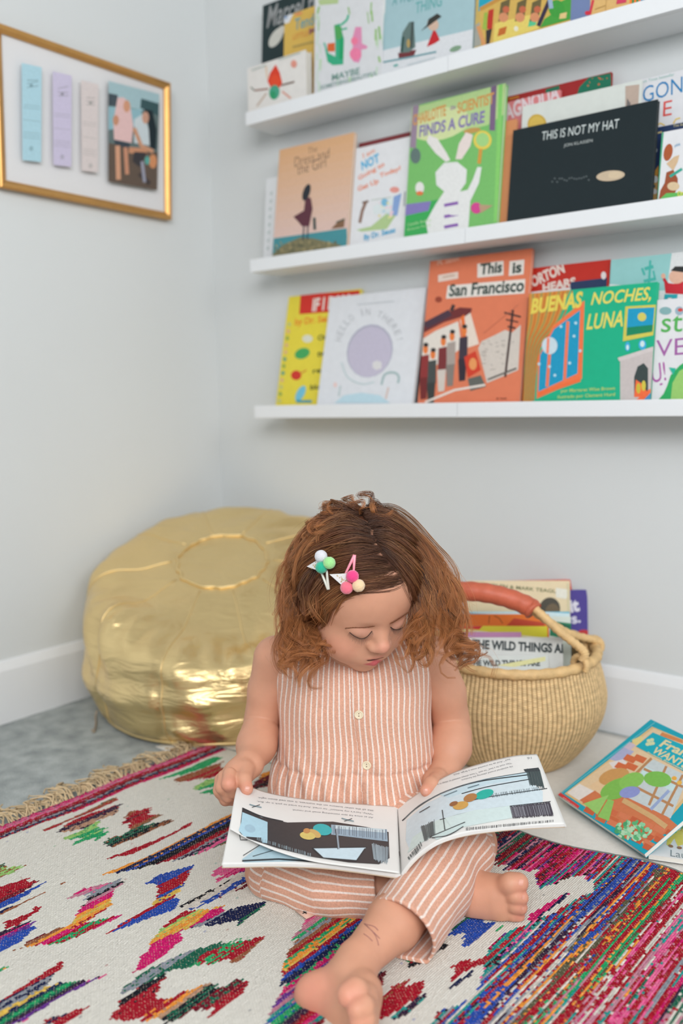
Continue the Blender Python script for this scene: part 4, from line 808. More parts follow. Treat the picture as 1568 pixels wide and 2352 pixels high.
# ------------------------------------------------------------------ the child: joints as points in space
J = lambda x, y, d: np.array(at(x, y, d))
RH = np.array([RT[0], RT[1], 0]); RH /= np.linalg.norm(RH)          # sideways, level
FH = np.array([FW[0], FW[1], 0]); FH /= np.linalg.norm(FH)          # away from the camera, level
ZH = np.array([0, 0, 1.0])
HC = J(817.6, 1345, 1.38)
HR = np.array([[0.4509, 0.7835, 0.4275], [0.8906, -0.3632, -0.2738], [0.0593, -0.5042, 0.8615]])
HL = lambda x, y, z: HC + HR @ np.array([x, y, z])                  # head space: x her left, y face forward, z up
def body_field():
    f = Field()
    # trunk (under the romper) and neck
    f.cone(J(828, 1838, 1.50), J(815, 1600, 1.465), .098, .082, .03); f.cone(J(740, 1525, 1.475), J(890, 1530, 1.47), .050, .050, .04)
    f.cone(J(805, 1535, 1.475), HL(0, -.028, -.07), .044, .040, .03)
    # head
    f.ell(HL(0, -.012, .022), (.079, .099, .092), HR, .02)
    f.ell(HL(0, .030, -.034), (.0645, .060, .070), HR, .03)
    f.ell(HL(0, .040, .030), (.060, .052, .056), HR, .03)
    for s in (-1, 1):
        f.ell(HL(s * .036, .047, -.055), (.031, .034, .031), HR, .022)
        f.ell(HL(s * .080, -.004, -.016), (.009, .021, .027), HR, .008)
    f.ell(HL(0, .042, -.078), (.042, .040, .028), HR, .02); f.ell(HL(0, .066, -.0945), (.019, .0165, .0155), HR, .014)
    for s in (-1, 1):                                                # shallow eye hollows, lowered lids
        f.ell(HL(s * .030, .1035, -.004), (.019, .014, .010), HR, .014, True)
        f.ell(HL(s * .029, .0715, -.0105), (.0180, .0168, .0125), HR, .006)
    f.chain([HL(0, .082, -.002), HL(0, .0905, -.016), HL(0, .1010, -.030)], [.0080, .0085, .0120], .012, .008)
    for s in (-1, 1): f.ell(HL(s * .0110, .0950, -.0355), (.0085, .0095, .0075), HR, .007)
    for s in (-1, 1): f.ell(HL(s * .0062, .1010, -.0440), (.0030, .0045, .0020), HR, .003, True)
    f.ell(HL(0, .080, -.064), (.030, .0135, .019), HR, .014)
    f.ell(HL(0, .0965, -.0505), (.0026, .004, .006), HR, .005, True)
    f.chain([HL(-.0225, .0835, -.0624), HL(-.009, .0905, -.0608), HL(0, .0915, -.0620), HL(.009, .0905, -.0622), HL(.0225, .0835, -.0660)], [.0016, .0028, .0030, .0028, .0016], .006, .004)
    f.chain([HL(-.0165, .0830, -.0700), HL(.001, .0885, -.0768), HL(.0180, .0830, -.0735)], [.0028, .0052, .0028], .006, .004)
    f.chain([HL(-.0205, .0880, -.0630), HL(0, .0955, -.0690), HL(.0205, .0880, -.0668)], [.0008, .0040, .0008], .002)
    f.ops[-1] = f.ops[-1][:6] + (True,); f.ops[-2] = f.ops[-2][:6] + (True,)
    # her right arm (left in the picture)
    f.chain([J(634, 1512, 1.468), J(616, 1585, 1.478), J(601, 1662, 1.485)], [.037, .0315, .0305], .02, .012)
    f.chain([J(597, 1684, 1.466), J(589, 1712, 1.448), J(573, 1752, 1.402)], [.0315, .0310, .0215], .0022, .01)
    # hand closed on the page corner
    f.chain([J(569, 1757, 1.395), J(547, 1778, 1.380)], [.0205, .0215], .012); f.chain([J(548, 1774, 1.380), J(524, 1794, 1.380)], [.0190, .0160], .012)
    fing = [([(527, 1778, 1.352), (524, 1800, 1.338), (536, 1818, 1.352), (552, 1822, 1.370)], .0098),
            ([(514, 1784, 1.362), (510, 1808, 1.350), (524, 1828, 1.360), (545, 1832, 1.376)], .0096),
            ([(507, 1790, 1.374), (504, 1815, 1.364), (518, 1835, 1.372), (540, 1838, 1.386)], .0092),
            ([(506, 1796, 1.386), (505, 1820, 1.380), (517, 1838, 1.386), (536, 1840, 1.396)], .0084)]
    for pts, r in fing: f.chain([J(*p) for p in pts], [r * 1.05, r, r * .95, r * .85], .0018, .004)
    f.chain([J(564, 1766, 1.372), J(560, 1790, 1.350), J(567, 1812, 1.338)], [.0128, .0108, .0092], .006, .004)
    # her left arm (right in the picture)
    f.chain([J(990, 1514, 1.468), J(1021, 1590, 1.480), J(1036, 1664, 1.495)], [.038, .0325, .0320], .02, .012)
    f.chain([J(1037, 1688, 1.476), J(1035, 1718, 1.462), J(1022, 1768, 1.432)], [.0330, .0318, .0225], .0022, .01)
    f.chain([J(1020, 1776, 1.425), J(1000, 1796, 1.405)], [.0215, .0215], .012)
    f.chain([J(1008, 1786, 1.396), J(990, 1800, 1.368), J(978, 1816, 1.352)], [.0125, .0105, .0090], .006, .004)
    for k, (a, b, c, r) in enumerate((((1012, 1806, 1.404), (1030, 1822, 1.396), (1050, 1834, 1.388), .0094), ((1018, 1802, 1.412), (1040, 1816, 1.406), (1064, 1824, 1.398), .0094), ((1022, 1796, 1.420), (1048, 1806, 1.416), (1072, 1812, 1.408), .0090), ((1024, 1790, 1.428), (1050, 1796, 1.424), (1070, 1800, 1.418), .0082))):
        f.chain([J(*a), J(*b), J(*c)], [r, r * .97, r * .88], .0035, .004)
    # legs: her left shin crosses in front, her right foot shows on the right
    f.chain([J(880, 1850, 1.49), J(1075, 1938, 1.345), J(965, 2056, 1.225), J(905, 2118, 1.168), J(828, 2200, 1.108)], [.062, .040, .0335, .0340, .0245], .02, .012)
    f.chain([J(775, 1850, 1.49), J(632, 2000, 1.345), J(760, 2035, 1.300), J(900, 2046, 1.285), J(1040, 2052, 1.285)], [.062, .042, .034, .032, .026], .02, .012)
    # left foot, on its outer edge, sole to the left
    f.cone(J(820, 2212, 1.100), J(812, 2240, 1.085), .0245, .0235, .012)
    f.cone(J(806, 2236, 1.088), J(728, 2284, 1.094), .0225, .0225, .016); f.ell(J(722, 2288, 1.092), (.0235, .0235, .0235), None, .012)
    f.chain([J(735, 2290, 1.088), J(792, 2314, 1.062), J(832, 2320, 1.036)], [.0205, .0195, .0195], .014, .012)
    f.chain([J(812, 2244, 1.080), J(836, 2276, 1.045), J(838, 2296, 1.015)], [.0200, .0180, .0160], .016, .012)
    f.chain([J(760, 2330, 1.080), J(820, 2362, 1.040), J(832, 2366, 1.015)], [.0190, .0190, .0175], .016, .012)
    toes = [((838, 2284, 1.012), (816, 2276, .994), (800, 2284, .989), .0142), ((846, 2312, 1.004), (834, 2311, .980), (820, 2318, .974), .0118), ((848, 2338, 1.004), (838, 2338, .980), (824, 2345, .974), .0112), ((846, 2364, 1.006), (836, 2365, .985), (823, 2371, .980), .0104), ((840, 2388, 1.012), (830, 2390, .995), (820, 2394, .992), .0094)]
    for a, b, c, r in toes: f.chain([J(*a), J(*b), J(*c)], [r * 1.0, r * .96, r * .92], .0022, .005)
    # right foot, toes to the right
    f.chain([J(1040, 2052, 1.285), J(1092, 2058, 1.277), J(1140, 2062, 1.262)], [.0265, .0285, .0270], .014, .012)
    f.chain([J(1090, 2076, 1.270), J(1150, 2084, 1.258)], [.0230, .0205], .012)
    f.chain([J(1112, 2046, 1.270), J(1155, 2040, 1.255)], [.0230, .0180], .012)
    toes = [((1150, 2040, 1.252), (1172, 2030, 1.240), (1190, 2028, 1.240), .0150), ((1158, 2060, 1.250), (1182, 2058, 1.236), (1196, 2062, 1.237), .0112), ((1158, 2078, 1.250), (1182, 2080, 1.238), (1195, 2085, 1.239), .0104), ((1154, 2092, 1.254), (1178, 2099, 1.244), (1190, 2103, 1.245), .0097), ((1146, 2102, 1.260), (1168, 2112, 1.253), (1178, 2115, 1.254), .0088)]
    for a, b, c, r in toes: f.chain([J(*a), J(*b), J(*c)], [r * 1.0, r * .96, r * .92], .0022, .005)
    return f
BF = body_field()
allp = np.array([p for op in BF.ops for p in ([op[1], op[2]] if op[0] == 'c' else [op[1]])])
BV, BQ = surface_nets(BF, allp.min(0) - .12, allp.max(0) + .12, 0.0015)
BV[:, 2] = np.maximum(BV[:, 2], 0.0085)
def tint(V, base, spots):
    C = np.tile(np.array(lin(base)), (len(V), 1))
    for c, r, col, a in spots:
        d = np.linalg.norm((V - np.asarray(c)), axis=1) / r if np.isscalar(r) else np.sqrt((((V - np.asarray(c)) @ HR / np.asarray(r)) ** 2).sum(1))
        w = (a * np.clip(1 - d, 0, 1) ** 0.7 if a < .95 else np.clip((1 - d) * 3.0, 0, 1))[:, None]; C = C * (1 - w) + np.array(lin(col)) * w
    return C
hl = (BV - HC) @ HR
spots = [(HL(s * .040, .062, -.048), .030, (226, 140, 120), .45) for s in (-1, 1)] + [(HL(0, .112, -.031), .018, (228, 150, 132), .5)]
spots += [(HL(s * .029, .086, -.008), (.020, .02, .012), (208, 152, 136), .5) for s in (-1, 1)]
spots += [(HL(0, .090, -.0615), (.0225, .02, .0035), (206, 124, 112), .7), (HL(0, .088, -.0752), (.0185, .02, .0060), (192, 92, 94), .96), (HL(0, .0845, -.0683), (.0195, .013, .0030), (92, 38, 40), .96)]
for p, r in ((J(800, 2296, .985), .024), (J(816, 2322, .98), .02), (J(820, 2346, .98), .02), (J(715, 2285, 1.08), .045), (J(1190, 2034, 1.24), .02), (J(1192, 2062, 1.24), .018), (J(1191, 2085, 1.24), .016), (J(1187, 2103, 1.245), .016), (J(567, 1814, 1.335), .014), (J(978, 1818, 1.35), .014), (J(525, 1800, 1.335), .016)):
    spots.append((p, r, (226, 140, 122), .5))
SKIN = (208, 152, 124)
BC_ = tint(BV, SKIN, spots)
# hairline: the scalp carries the colour of the roots
front = hl[:, 1]; sc = np.clip(((hl[:, 2] - .064) + np.clip(-(front - .05), -1, .12) * 1.15 + np.abs(hl[:, 0]) * .35) * 60, 0, 1)
sc *= (np.linalg.norm(hl - np.array([0, -.012, .022]), axis=1) < .125) & (hl[:, 2] > -.06)
def _shell0(x, y):
    R = np.array([.079, .099, .092]); r = ray(x, y); o = (HR.T @ (CAM - HC) - np.array([0, -.012, .022])) / R; d = (HR.T @ r) / R
    A_, B_, C_ = d @ d, o @ d, o @ o - 1; return CAM + r * ((-B_ - math.sqrt(max(B_ * B_ - A_ * C_, 0))) / A_)
for q in smooth_path([(840, 1200, 0), (852, 1226, 0), (868, 1256, 0), (880, 1276, 0)], 14): sc *= 1 - .9 * np.exp(-(np.linalg.norm(BV - _shell0(q[0], q[1]), axis=1) / .005) ** 2)
BC_ = BC_ * (1 - sc[:, None]) + np.array(lin((96, 58, 40))) * sc[:, None]
M_SKIN = mat_vcol('skin', 0.48, bump=0.10, bscale=700, noise=0.04, nscale=45, spec=0.35, sss=0.16)
person = mesh_np('person', BV, BQ, M_SKIN, None, True, BC_)
tag(person, 'toddler with curly ginger hair sitting cross-legged in a striped romper, reading a book', 'person')
BVH_BODY = BVHTree.FromPolygons([tuple(v) for v in BV], [tuple(q) for q in BQ])
def on_body(x, y, bvh=None, lift=0.0):
    r = ray(x, y); r /= np.linalg.norm(r); hit, n, i, d = (bvh or BVH_BODY).ray_cast(Vector(CAM), Vector(r), 4)
    return (None, None) if hit is None else (np.array(hit) + np.array(n) * lift, np.array(n))
# ------------------------------------------------------------------ the striped romper
def cloth_mat():
    m, N, L, b = new_mat('striped_cotton'); b.inputs['Roughness'].default_value = .88; b.inputs['Specular IOR Level'].default_value = .15; b.inputs['Sheen Weight'].default_value = .15
    a = N.new('ShaderNodeAttribute'); a.attribute_name = 'stripe'
    fr = N.new('ShaderNodeMath'); fr.operation = 'FRACT'; L.new(a.outputs['Fac'], fr.inputs[0])
    tc = N.new('ShaderNodeTexCoord'); n1 = N.new('ShaderNodeTexNoise'); n1.inputs['Scale'].default_value = 900; n1.inputs['Detail'].default_value = 2; L.new(tc.outputs['Object'], n1.inputs['Vector'])
    ad = N.new('ShaderNodeMath'); ad.operation = 'MULTIPLY_ADD'; ad.inputs[1].default_value = .10; L.new(n1.outputs['Fac'], ad.inputs[0]); L.new(fr.outputs[0], ad.inputs[2])
    r = N.new('ShaderNodeValToRGB'); e = r.color_ramp.elements; pe = lin((212, 160, 136)); wh = lin((232, 216, 206))
    e[0].position = .03; e[0].color = (*pe, 1); e[1].position = .09; e[1].color = (*wh, 1)
    x = e.new(.30); x.color = (*wh, 1); x = e.new(.36); x.color = (*pe, 1)
    L.new(ad.outputs[0], r.inputs[0])
    n2 = N.new('ShaderNodeTexNoise'); n2.inputs['Scale'].default_value = 420; n2.inputs['Detail'].default_value = 4; L.new(tc.outputs['Object'], n2.inputs['Vector'])
    mr = N.new('ShaderNodeMapRange'); mr.inputs['From Min'].default_value = .3; mr.inputs['From Max'].default_value = .7; mr.inputs['To Min'].default_value = .88; mr.inputs['To Max'].default_value = 1.12; L.new(n2.outputs['Fac'], mr.inputs['Value'])
    v = N.new('ShaderNodeVectorMath'); v.operation = 'SCALE'; L.new(r.outputs[0], v.inputs[0]); L.new(mr.outputs[0], v.inputs['Scale']); L.new(v.outputs[0], b.inputs['Base Color'])
    bp = N.new('ShaderNodeBump'); bp.inputs['Strength'].default_value = .35; bp.inputs['Distance'].default_value = .0008; L.new(n2.outputs['Fac'], bp.inputs['Height']); L.new(bp.outputs[0], b.inputs['Normal'])
    return m
M_CLOTH = cloth_mat()
BOD = Field()
for s in (-1, 1):
    o = lambda k: RH * s * k
    BOD.chain([J(818, 1868, 1.482) + o(.052), J(818, 1800, 1.478) + o(.044), J(817, 1722, 1.474) + o(.036), J(813, 1600, 1.466) + o(.0365), J(812, 1530, 1.468) + o(.082)], [.092, .091, .0855, .0865, .0460], .03, .02)
BOD.cone(J(720, 1524, 1.47), J(905, 1526, 1.47), .048, .048, .03)
AXC = J(816, 1700, 1.474)
def torso_uv(V):
    q = V - AXC; x = q @ RH; y = -(q @ FH); z = V[:, 2]
    return x, y, z, np.arctan2(x / 1.32, y)
def bodice(P):
    d = BOD(P)
    x, y, z, a = torso_uv(P)
    zw = AXC[2] - .022                                              # waist seam height
    g = np.exp(-((z - zw + .03) / .040) ** 2)
    d = d - .0034 * g * np.sin(a * 26 + 3 * np.sin(z * 40)) - .0026 * np.exp(-((z - zw + .065) / .03) ** 2) * np.sin(a * 13 + 1 + z * 30)
    d = d - .0014 * np.sin(a * 9 + z * 22 + 2) * np.clip((z - zw) * 12, 0, 1) - .0012 * np.sin(x * 90 + z * 60) * np.clip((.05 - np.abs(z - zw)) * 20, 0, 1)
    d = d + .0026 * np.exp(-((z - zw) / .004) ** 2)                 # the seam itself
    pl = (x - PLX(z))                                               # overlapping placket
    d = d - .0016 * np.clip(pl / .0012, 0, 1) * np.clip((.030 - pl) / .0015, 0, 1) * (y > 0)
    return d
_zz = np.array([J(805, 1490, 1.38), J(806, 1620, 1.375), J(822, 1722, 1.385), J(834, 1862, 1.385)]); _zx = (_zz - AXC) @ RH
def PLX(z): o = np.argsort(_zz[:, 2]); return np.interp(z, _zz[o, 2], _zx[o])
bp_ = np.array([op[1] for op in BOD.ops] + [op[2] for op in BOD.ops])
V, Q = surface_nets(bodice, bp_.min(0) - .12, bp_.max(0) + .12, 0.0021)
V[:, 2] = np.maximum(V[:, 2], .0095)
x, y, z, a = torso_uv(V)
pl = x - PLX(z); fl_ = np.clip((AXC[2] - .022 - z) / .10, 0, 1)
st_ = (x * .78 + a * .112 * .22) / (1 + .20 * fl_) / .0087 + .22 * np.sin(z * 26 + a * 3) + .10 * np.sin(z * 61) + np.where((pl > 0) & (y > 0), .45, 0)
st_ = st_ + 1.6 * fl_ * np.sin(z * 38 + 1.5) * np.clip(np.abs(a) - .35, 0, 1)
bod = mesh_np('romper_bodice', V, Q, M_CLOTH, person, True, None, {'stripe': st_ + 50}); bod['label'] = 'sleeveless peach and white striped cotton bodice'
BVH_BOD = BVHTree.FromPolygons([tuple(v) for v in V], [tuple(q) for q in Q])
# trouser legs
def leg(name, pts, rad, inner, cut_back, ref, lab, fold=.0014):
    f = Field(); f.chain(pts, rad, .03, .02); hem = pts[-1]; ax = pts[-1] - pts[-2]; ax /= np.linalg.norm(ax)
    cav = Field(); cav.cone(hem - ax * .034, hem + ax * .05, inner, inner + .004, .001)
    def F(P):
        d = f(P); q = P - hem; t = q @ ax
        w = np.clip(1 + t / .22, 0, 1)
        d = d - fold * w * np.sin((P @ ref) * 120 + t * 55 + 1.3) * np.clip(-t * 14, .2, 1) - fold * .7 * np.sin(t * 95 + (P @ ref) * 40)
        near = np.abs(t) < .12
        d = np.where(near & ((q ** 2).sum(1) < .14 ** 2), np.maximum(d, t - cut_back - .004 * np.sin((P @ ref) * 60)), d)
        return np.maximum(d, -np.maximum(cav(P), .0135 - P[:, 2]))
    lo = np.min(pts, 0) - .11; hi = np.max(pts, 0) + .11
    V, Q = surface_nets(F, lo, hi, .0020); V[:, 2] = np.maximum(V[:, 2], .0092)
    # stripes run along the leg: angle round the nearest segment
    best = np.full(len(V), 9.0); s = np.zeros(len(V))
    for i in range(len(pts) - 1):
        a, b = pts[i], pts[i + 1]; d = b - a; L = np.linalg.norm(d); d /= L
        u = ref - d * (ref @ d); u /= np.linalg.norm(u); v = np.cross(d, u); q = V - a; t = np.clip(q @ d, 0, L); dist = np.linalg.norm(q - t[:, None] * d, axis=1)
        tq = q @ d; over = np.maximum(np.maximum(-tq, tq - L), 0); vc = q @ v; vc = np.where(vc < 0, -1, 1) * np.hypot(vc, over)
        ang = np.arctan2(vc, q @ u); m = dist < best; best[m] = dist[m]; s[m] = ang[m] * .047 / .0104
    t = (V - hem) @ ax
    o = mesh_np(name, V, Q, M_CLOTH, person, True, None, {'stripe': s + 50 + .04 * np.sin(t * 60)}); o['label'] = lab
    return o
leg('trouser_leg', [J(775, 1862, 1.485), J(652, 2000, 1.345), J(748, 2040, 1.302), J(874, 2050, 1.279)], [.080, .0500, .0465, .0430], .0375, .002, ZH, 'striped trouser leg folded flat on the rug, its hem at the ankle')
leg('trouser_leg', [J(880, 1858, 1.485), J(1046, 1948, 1.338), J(990, 2040, 1.250), J(917, 2144, 1.160)], [.080, .0530, .0500, .0505], .0440, .004, RH * .6 + ZH * .8, 'striped trouser leg crossing in front, its wide hem above the bare shin')
# buttons on the placket
M_BUT = mat('cream_button', (232, 216, 186), .35); M_HOLE = mat('button_hole', (110, 84, 62), .6)
for bx, by in ((824, 1641), (842, 1757)):
    p, n = on_body(bx, by, BVH_BOD, .0006); n = Vector(n); zq = n.to_track_quat('Z', 'Y').to_matrix().to_4x4()
    bm = bmesh.new(); prof = [(0, .0012), (.0042, .0012), (.0052, .0021), (.0064, .0020), (.0070, .0010), (.0066, 0)]
    nseg = 24; rings = []
    for r_, z_ in prof: rings.append([bm.verts.new((r_ * math.cos(k * 2 * math.pi / nseg), r_ * math.sin(k * 2 * math.pi / nseg), z_)) for k in range(nseg)] if r_ else [bm.verts.new((0, 0, z_))])
    for k in range(nseg): bm.faces.new((rings[0][0], rings[1][k], rings[1][(k + 1) % nseg]))
    for i in range(1, len(prof) - 1):
        for k in range(nseg): bm.faces.new((rings[i][k], rings[i + 1][k], rings[i + 1][(k + 1) % nseg], rings[i][(k + 1) % nseg]))
    me = bpy.data.meshes.new('button'); bm.to_mesh(me); bm.free(); me.materials.append(M_BUT); o = bpy.data.objects.new('button', me); link(o, bod)
    Mw = Matrix.Translation(Vector(p)) @ zq; o.matrix_world = Mw
    mb = MB()
    for s in (-1, 1): mb.tube([tuple(Mw @ Vector((0, s * .0019, .0008))), tuple(Mw @ Vector((0, s * .0019, .0016)))], .0008, 8)
    mb.build('button_holes', M_HOLE, bod)
# little side tag on the trouser leg
p = fl(700, 2098, .012); mb = MB(); Mx = Matrix.Translation(Vector(p)) @ Matrix.Rotation(-.25, 4, 'Z'); mb.box((-.013, -.007, 0), (.013, .007, .0012), M=Mx); mb.build('fabric_tag', mat('fabric_tag', (222, 182, 162), .8), person)
mb = MB(); mb.box((-.004, -.001, .0013), (.004, .001, .0016), M=Mx); mb.box((-.001, -.004, .0013), (.001, .004, .0016), M=Mx); mb.build('tag_star', mat('tag_ink', (70, 60, 58), .8), person)
# pen marks on the shin
mb = MB(); ink = mat('pen_ink', (150, 96, 96), .6)
for path in ([(836, 2122), (858, 2128), (868, 2137)], [(838, 2124), (856, 2140), (866, 2150), (872, 2156)], [(842, 2126), (860, 2146), (866, 2160), (869, 2172)], [(835, 2145), (846, 2153), (855, 2162)]):
    P = [on_body(*q, None, .0003)[0] for q in smooth_path([(a, b, 0) for a, b in path], 8)[:, :2]]
    if all(p is not None for p in P): mb.tube(P, .00042, 5)
mb.build('pen_marks', ink, person)
# nails
M_NAIL = mat('nail', (216, 156, 136), .3)
def nail(x, y, sx, sy, rot):
    a = math.radians(rot); V = []; F = []
    for i in range(5):
        for j in range(5):
            u, v = (i / 4 - .5) * 2, (j / 4 - .5) * 2; k = math.sqrt(max(0, 1 - .25 * u * u)) ; uu, vv_ = u * sx, v * k * sy
            p, n = on_body(x + uu * math.cos(a) - vv_ * math.sin(a), y + uu * math.sin(a) + vv_ * math.cos(a), None, .0004)
            if p is None: return
            V.append(p)
    F = [(i * 5 + j, i * 5 + j + 1, (i + 1) * 5 + j + 1, (i + 1) * 5 + j) for i in range(4) for j in range(4)]
    mesh_np('nail', np.array(V), F, M_NAIL, person)
for n_ in ((1196, 2027, 5, 7, 10), (1201, 2061, 3, 5, 10), (1200, 2086, 3, 4, 10), (567, 1812, 5, 6, 15), (977, 1818, 5, 6, -10)): nail(*n_)

# ------------------------------------------------------------------ lashes and brows
def hair_curve(mb, pts, r, col, lift=.0):
    P = smooth_path(pts, 8); k = np.linspace(1, .15, 8); mb.tube(P, r * k, 4, col, cap=False)
mb = MB(); rr = random.Random(3)
dn = -UP
for curve, outv in (([(803, 1452), (815, 1461), (829, 1466), (842, 1462), (854, 1449)], RT * -.25), ([(896, 1440), (905, 1445), (916, 1445), (926, 1439), (934, 1426)], RT * .35)):
    cp = smooth_path([(a, b, 0) for a, b in curve], 34)[:, :2]; line = []
    for i, q in enumerate(cp):
        p, n = on_body(q[0], q[1], None, .0006)
        if p is None: continue
        line.append(p)
        u = i / 33; side = (u - .5) * 2
        l = rr.uniform(.0055, .0085) * (1 - .45 * abs(side)); d = dn * .85 + RT * side * .55 + n * .40
        hair_curve(mb, [p, p + d * l * .55 + n * .0008, p + d * l + UP * -.0004 + n * .0016], .00028, lin((48, 34, 30)))
    if len(line) > 3: mb.tube(line, .0005, 5, lin((62, 42, 36)), cap=False)
mb.build('eyelashes', mat_vcol('lash_hair', .6), person)
mb = MB()
for curve in ([(792, 1443), (812, 1441), (834, 1441), (862, 1437)], [(894, 1433), (908, 1425), (924, 1415), (941, 1402)]):
    cp = smooth_path([(a, b, 0) for a, b in curve], 60)[:, :2]
    for i in range(len(cp) - 4):
        for _ in range(3):
            q0, q1 = cp[i] + (0, rr.uniform(-1.6, 1.6)), cp[i + 4] + (0, rr.uniform(-1.2, .6)); p, n = on_body(*q0, None, .0003); p2, n2 = on_body(*q1, None, .0007)
            if p is not None and p2 is not None: hair_curve(mb, [p, (p + p2) / 2 + n * .0004, p2], .00017, tuple(c * rr.uniform(.7, 1.1) for c in lin((150, 96, 66))))
mb.build('eyebrows', mat_vcol('brow_hair', .6), person)
# ------------------------------------------------------------------ hair: locks of fine strands
HEC = np.array([0, -.012, .022]); HER = np.array([.079, .099, .092])
def shell(x, y, lift):
    """point on a shell around the skull seen at this pixel (level with the skull's rim outside its outline)"""
    R = HER + lift; r = ray(x, y); o = (HR.T @ (CAM - HC) - HEC) / R; d = (HR.T @ r) / R
    A, B, C = d @ d, o @ d, o @ o - 1; disc = B * B - A * C
    t = (-B - math.sqrt(disc)) / A if disc > 0 else -B / A
    return CAM + r * t
GUIDES = [  # path in the picture, lock count, curl, layer lift (m)
 ([(938, 1330), (900, 1348), (850, 1357), (800, 1362), (760, 1384), (728, 1420), (708, 1465), (700, 1500)], 12, .5, .006),
 ([(934, 1328), (890, 1341), (836, 1350), (782, 1363), (744, 1394), (716, 1440), (700, 1480)], 12, .5, .0065),
 ([(925, 1322), (876, 1334), (815, 1342), (765, 1362), (724, 1396), (694, 1440), (682, 1490), (690, 1520)], 14, .6, .007),
 ([(908, 1308), (856, 1314), (794, 1324), (738, 1351), (702, 1392), (670, 1440), (658, 1490), (670, 1522)], 16, .8, .008),
 ([(890, 1288), (834, 1289), (772, 1301), (717, 1336), (682, 1381), (652, 1430), (644, 1482), (650, 1500)], 16, .9, .009),
 ([(876, 1264), (818, 1263), (752, 1279), (702, 1313), (667, 1356), (648, 1402), (652, 1450), (645, 1494)], 16, 1, .010),
 ([(862, 1242), (802, 1237), (742, 1256), (692, 1293), (658, 1346), (644, 1402), (656, 1442), (646, 1470)], 16, 1, .011),
 ([(852, 1224), (792, 1216), (737, 1236), (692, 1271), (664, 1321), (648, 1380), (640, 1424)], 15, 1, .012),
 ([(840, 1204), (787, 1196), (737, 1216), (697, 1251), (670, 1301), (654, 1350), (642, 1404), (650, 1440)], 15, 1, .013),
 ([(826, 1184), (784, 1180), (744, 1200), (710, 1232), (684, 1280), (664, 1336), (650, 1380)], 14, 1, .014),
 ([(760, 1372), (726, 1400), (704, 1440), (716, 1476), (690, 1506), (698, 1540)], 10, 1.2, .004),
 ([(742, 1360), (704, 1400), (680, 1446), (692, 1484), (668, 1512), (684, 1536)], 12, 1.3, .006),
 ([(728, 1370), (732, 1410), (718, 1450), (728, 1484), (712, 1510), (700, 1548)], 10, 1.3, .008),
 ([(700, 1340), (668, 1390), (656, 1440), (668, 1478), (650, 1506), (664, 1516)], 12, 1.3, .014),
 ([(842, 1204), (886, 1200), (934, 1228), (978, 1274), (1012, 1332), (1036, 1392), (1052, 1442), (1040, 1488)], 16, .9, .013),
 ([(854, 1224), (904, 1228), (952, 1262), (992, 1312), (1022, 1372), (1046, 1432), (1066, 1480)], 16, 1, .012),
 ([(864, 1242), (912, 1257), (957, 1297), (992, 1352), (1012, 1412), (1030, 1460), (1020, 1500)], 16, 1, .011),
 ([(876, 1264), (918, 1287), (957, 1332), (982, 1386), (992, 1440), (984, 1478), (1000, 1496)], 16, 1, .010),
 ([(892, 1290), (928, 1317), (957, 1362), (970, 1410), (972, 1450), (962, 1478), (970, 1498)], 14, 1.1, .009),
 ([(918, 1310), (946, 1342), (960, 1380), (964, 1420), (960, 1455), (952, 1480), (962, 1496)], 12, 1.2, .007),
 ([(926, 1322), (950, 1360), (958, 1404), (958, 1444), (950, 1474), (956, 1494)], 10, 1.2, .006),
 ([(832, 1184), (878, 1182), (926, 1204), (972, 1250), (1010, 1306), (1042, 1360), (1064, 1420), (1060, 1470)], 15, 1, .015),
 ([(840, 1172), (890, 1176), (940, 1210), (990, 1268), (1030, 1330), (1060, 1390), (1074, 1440), (1084, 1496)], 10, 1.2, .017),
 ([(960, 1300), (1000, 1360), (1030, 1420), (1050, 1460), (1040, 1500), (1060, 1524)], 9, 1.6, .012),
 ([(980, 1330), (1016, 1390), (1040, 1440), (1056, 1470), (1076, 1490), (1082, 1512)], 8, 1.8, .016),
 ([(820, 1176), (792, 1164), (762, 1160), (748, 1172), (764, 1182), (790, 1176)], 5, 1.2, .014),
 ([(836, 1178), (816, 1160), (800, 1152), (822, 1150), (842, 1160), (830, 1174)], 3, 1.2, .014),
 ([(846, 1176), (866, 1156), (852, 1148), (838, 1160), (862, 1172), (896, 1180)], 3, 1.2, .013),
 ([(806, 1180), (770, 1186), (738, 1186), (722, 1204), (736, 1216), (760, 1206)], 6, 1.2, .014),
 ([(800, 1186), (760, 1204), (726, 1222), (712, 1244), (720, 1262)], 9, 1.2, .015),

 ([(742, 1300), (712, 1330), (694, 1368), (700, 1410), (684, 1450), (704, 1486), (690, 1520)], 14, 1.5, .016),
 ([(756, 1320), (726, 1342), (708, 1376), (716, 1416), (704, 1452), (722, 1480)], 12, 1.5, .014),
 ([(690, 1330), (660, 1380), (646, 1430), (640, 1466), (652, 1500), (640, 1486)], 10, 1.9, .014),
 ([(706, 1400), (690, 1450), (700, 1500), (690, 1536), (700, 1556)], 5, 2.2, .014),
 ([(1010, 1360), (1040, 1410), (1060, 1450), (1072, 1480), (1060, 1506)], 9, 2.4, .014),
 ([(1030, 1400), (1056, 1440), (1074, 1476), (1090, 1500), (1076, 1524)], 5, 2.6, .016),
 ([(960, 1360), (976, 1410), (986, 1450), (970, 1484), (946, 1492), (958, 1474)], 8, 1.6, .012),
]
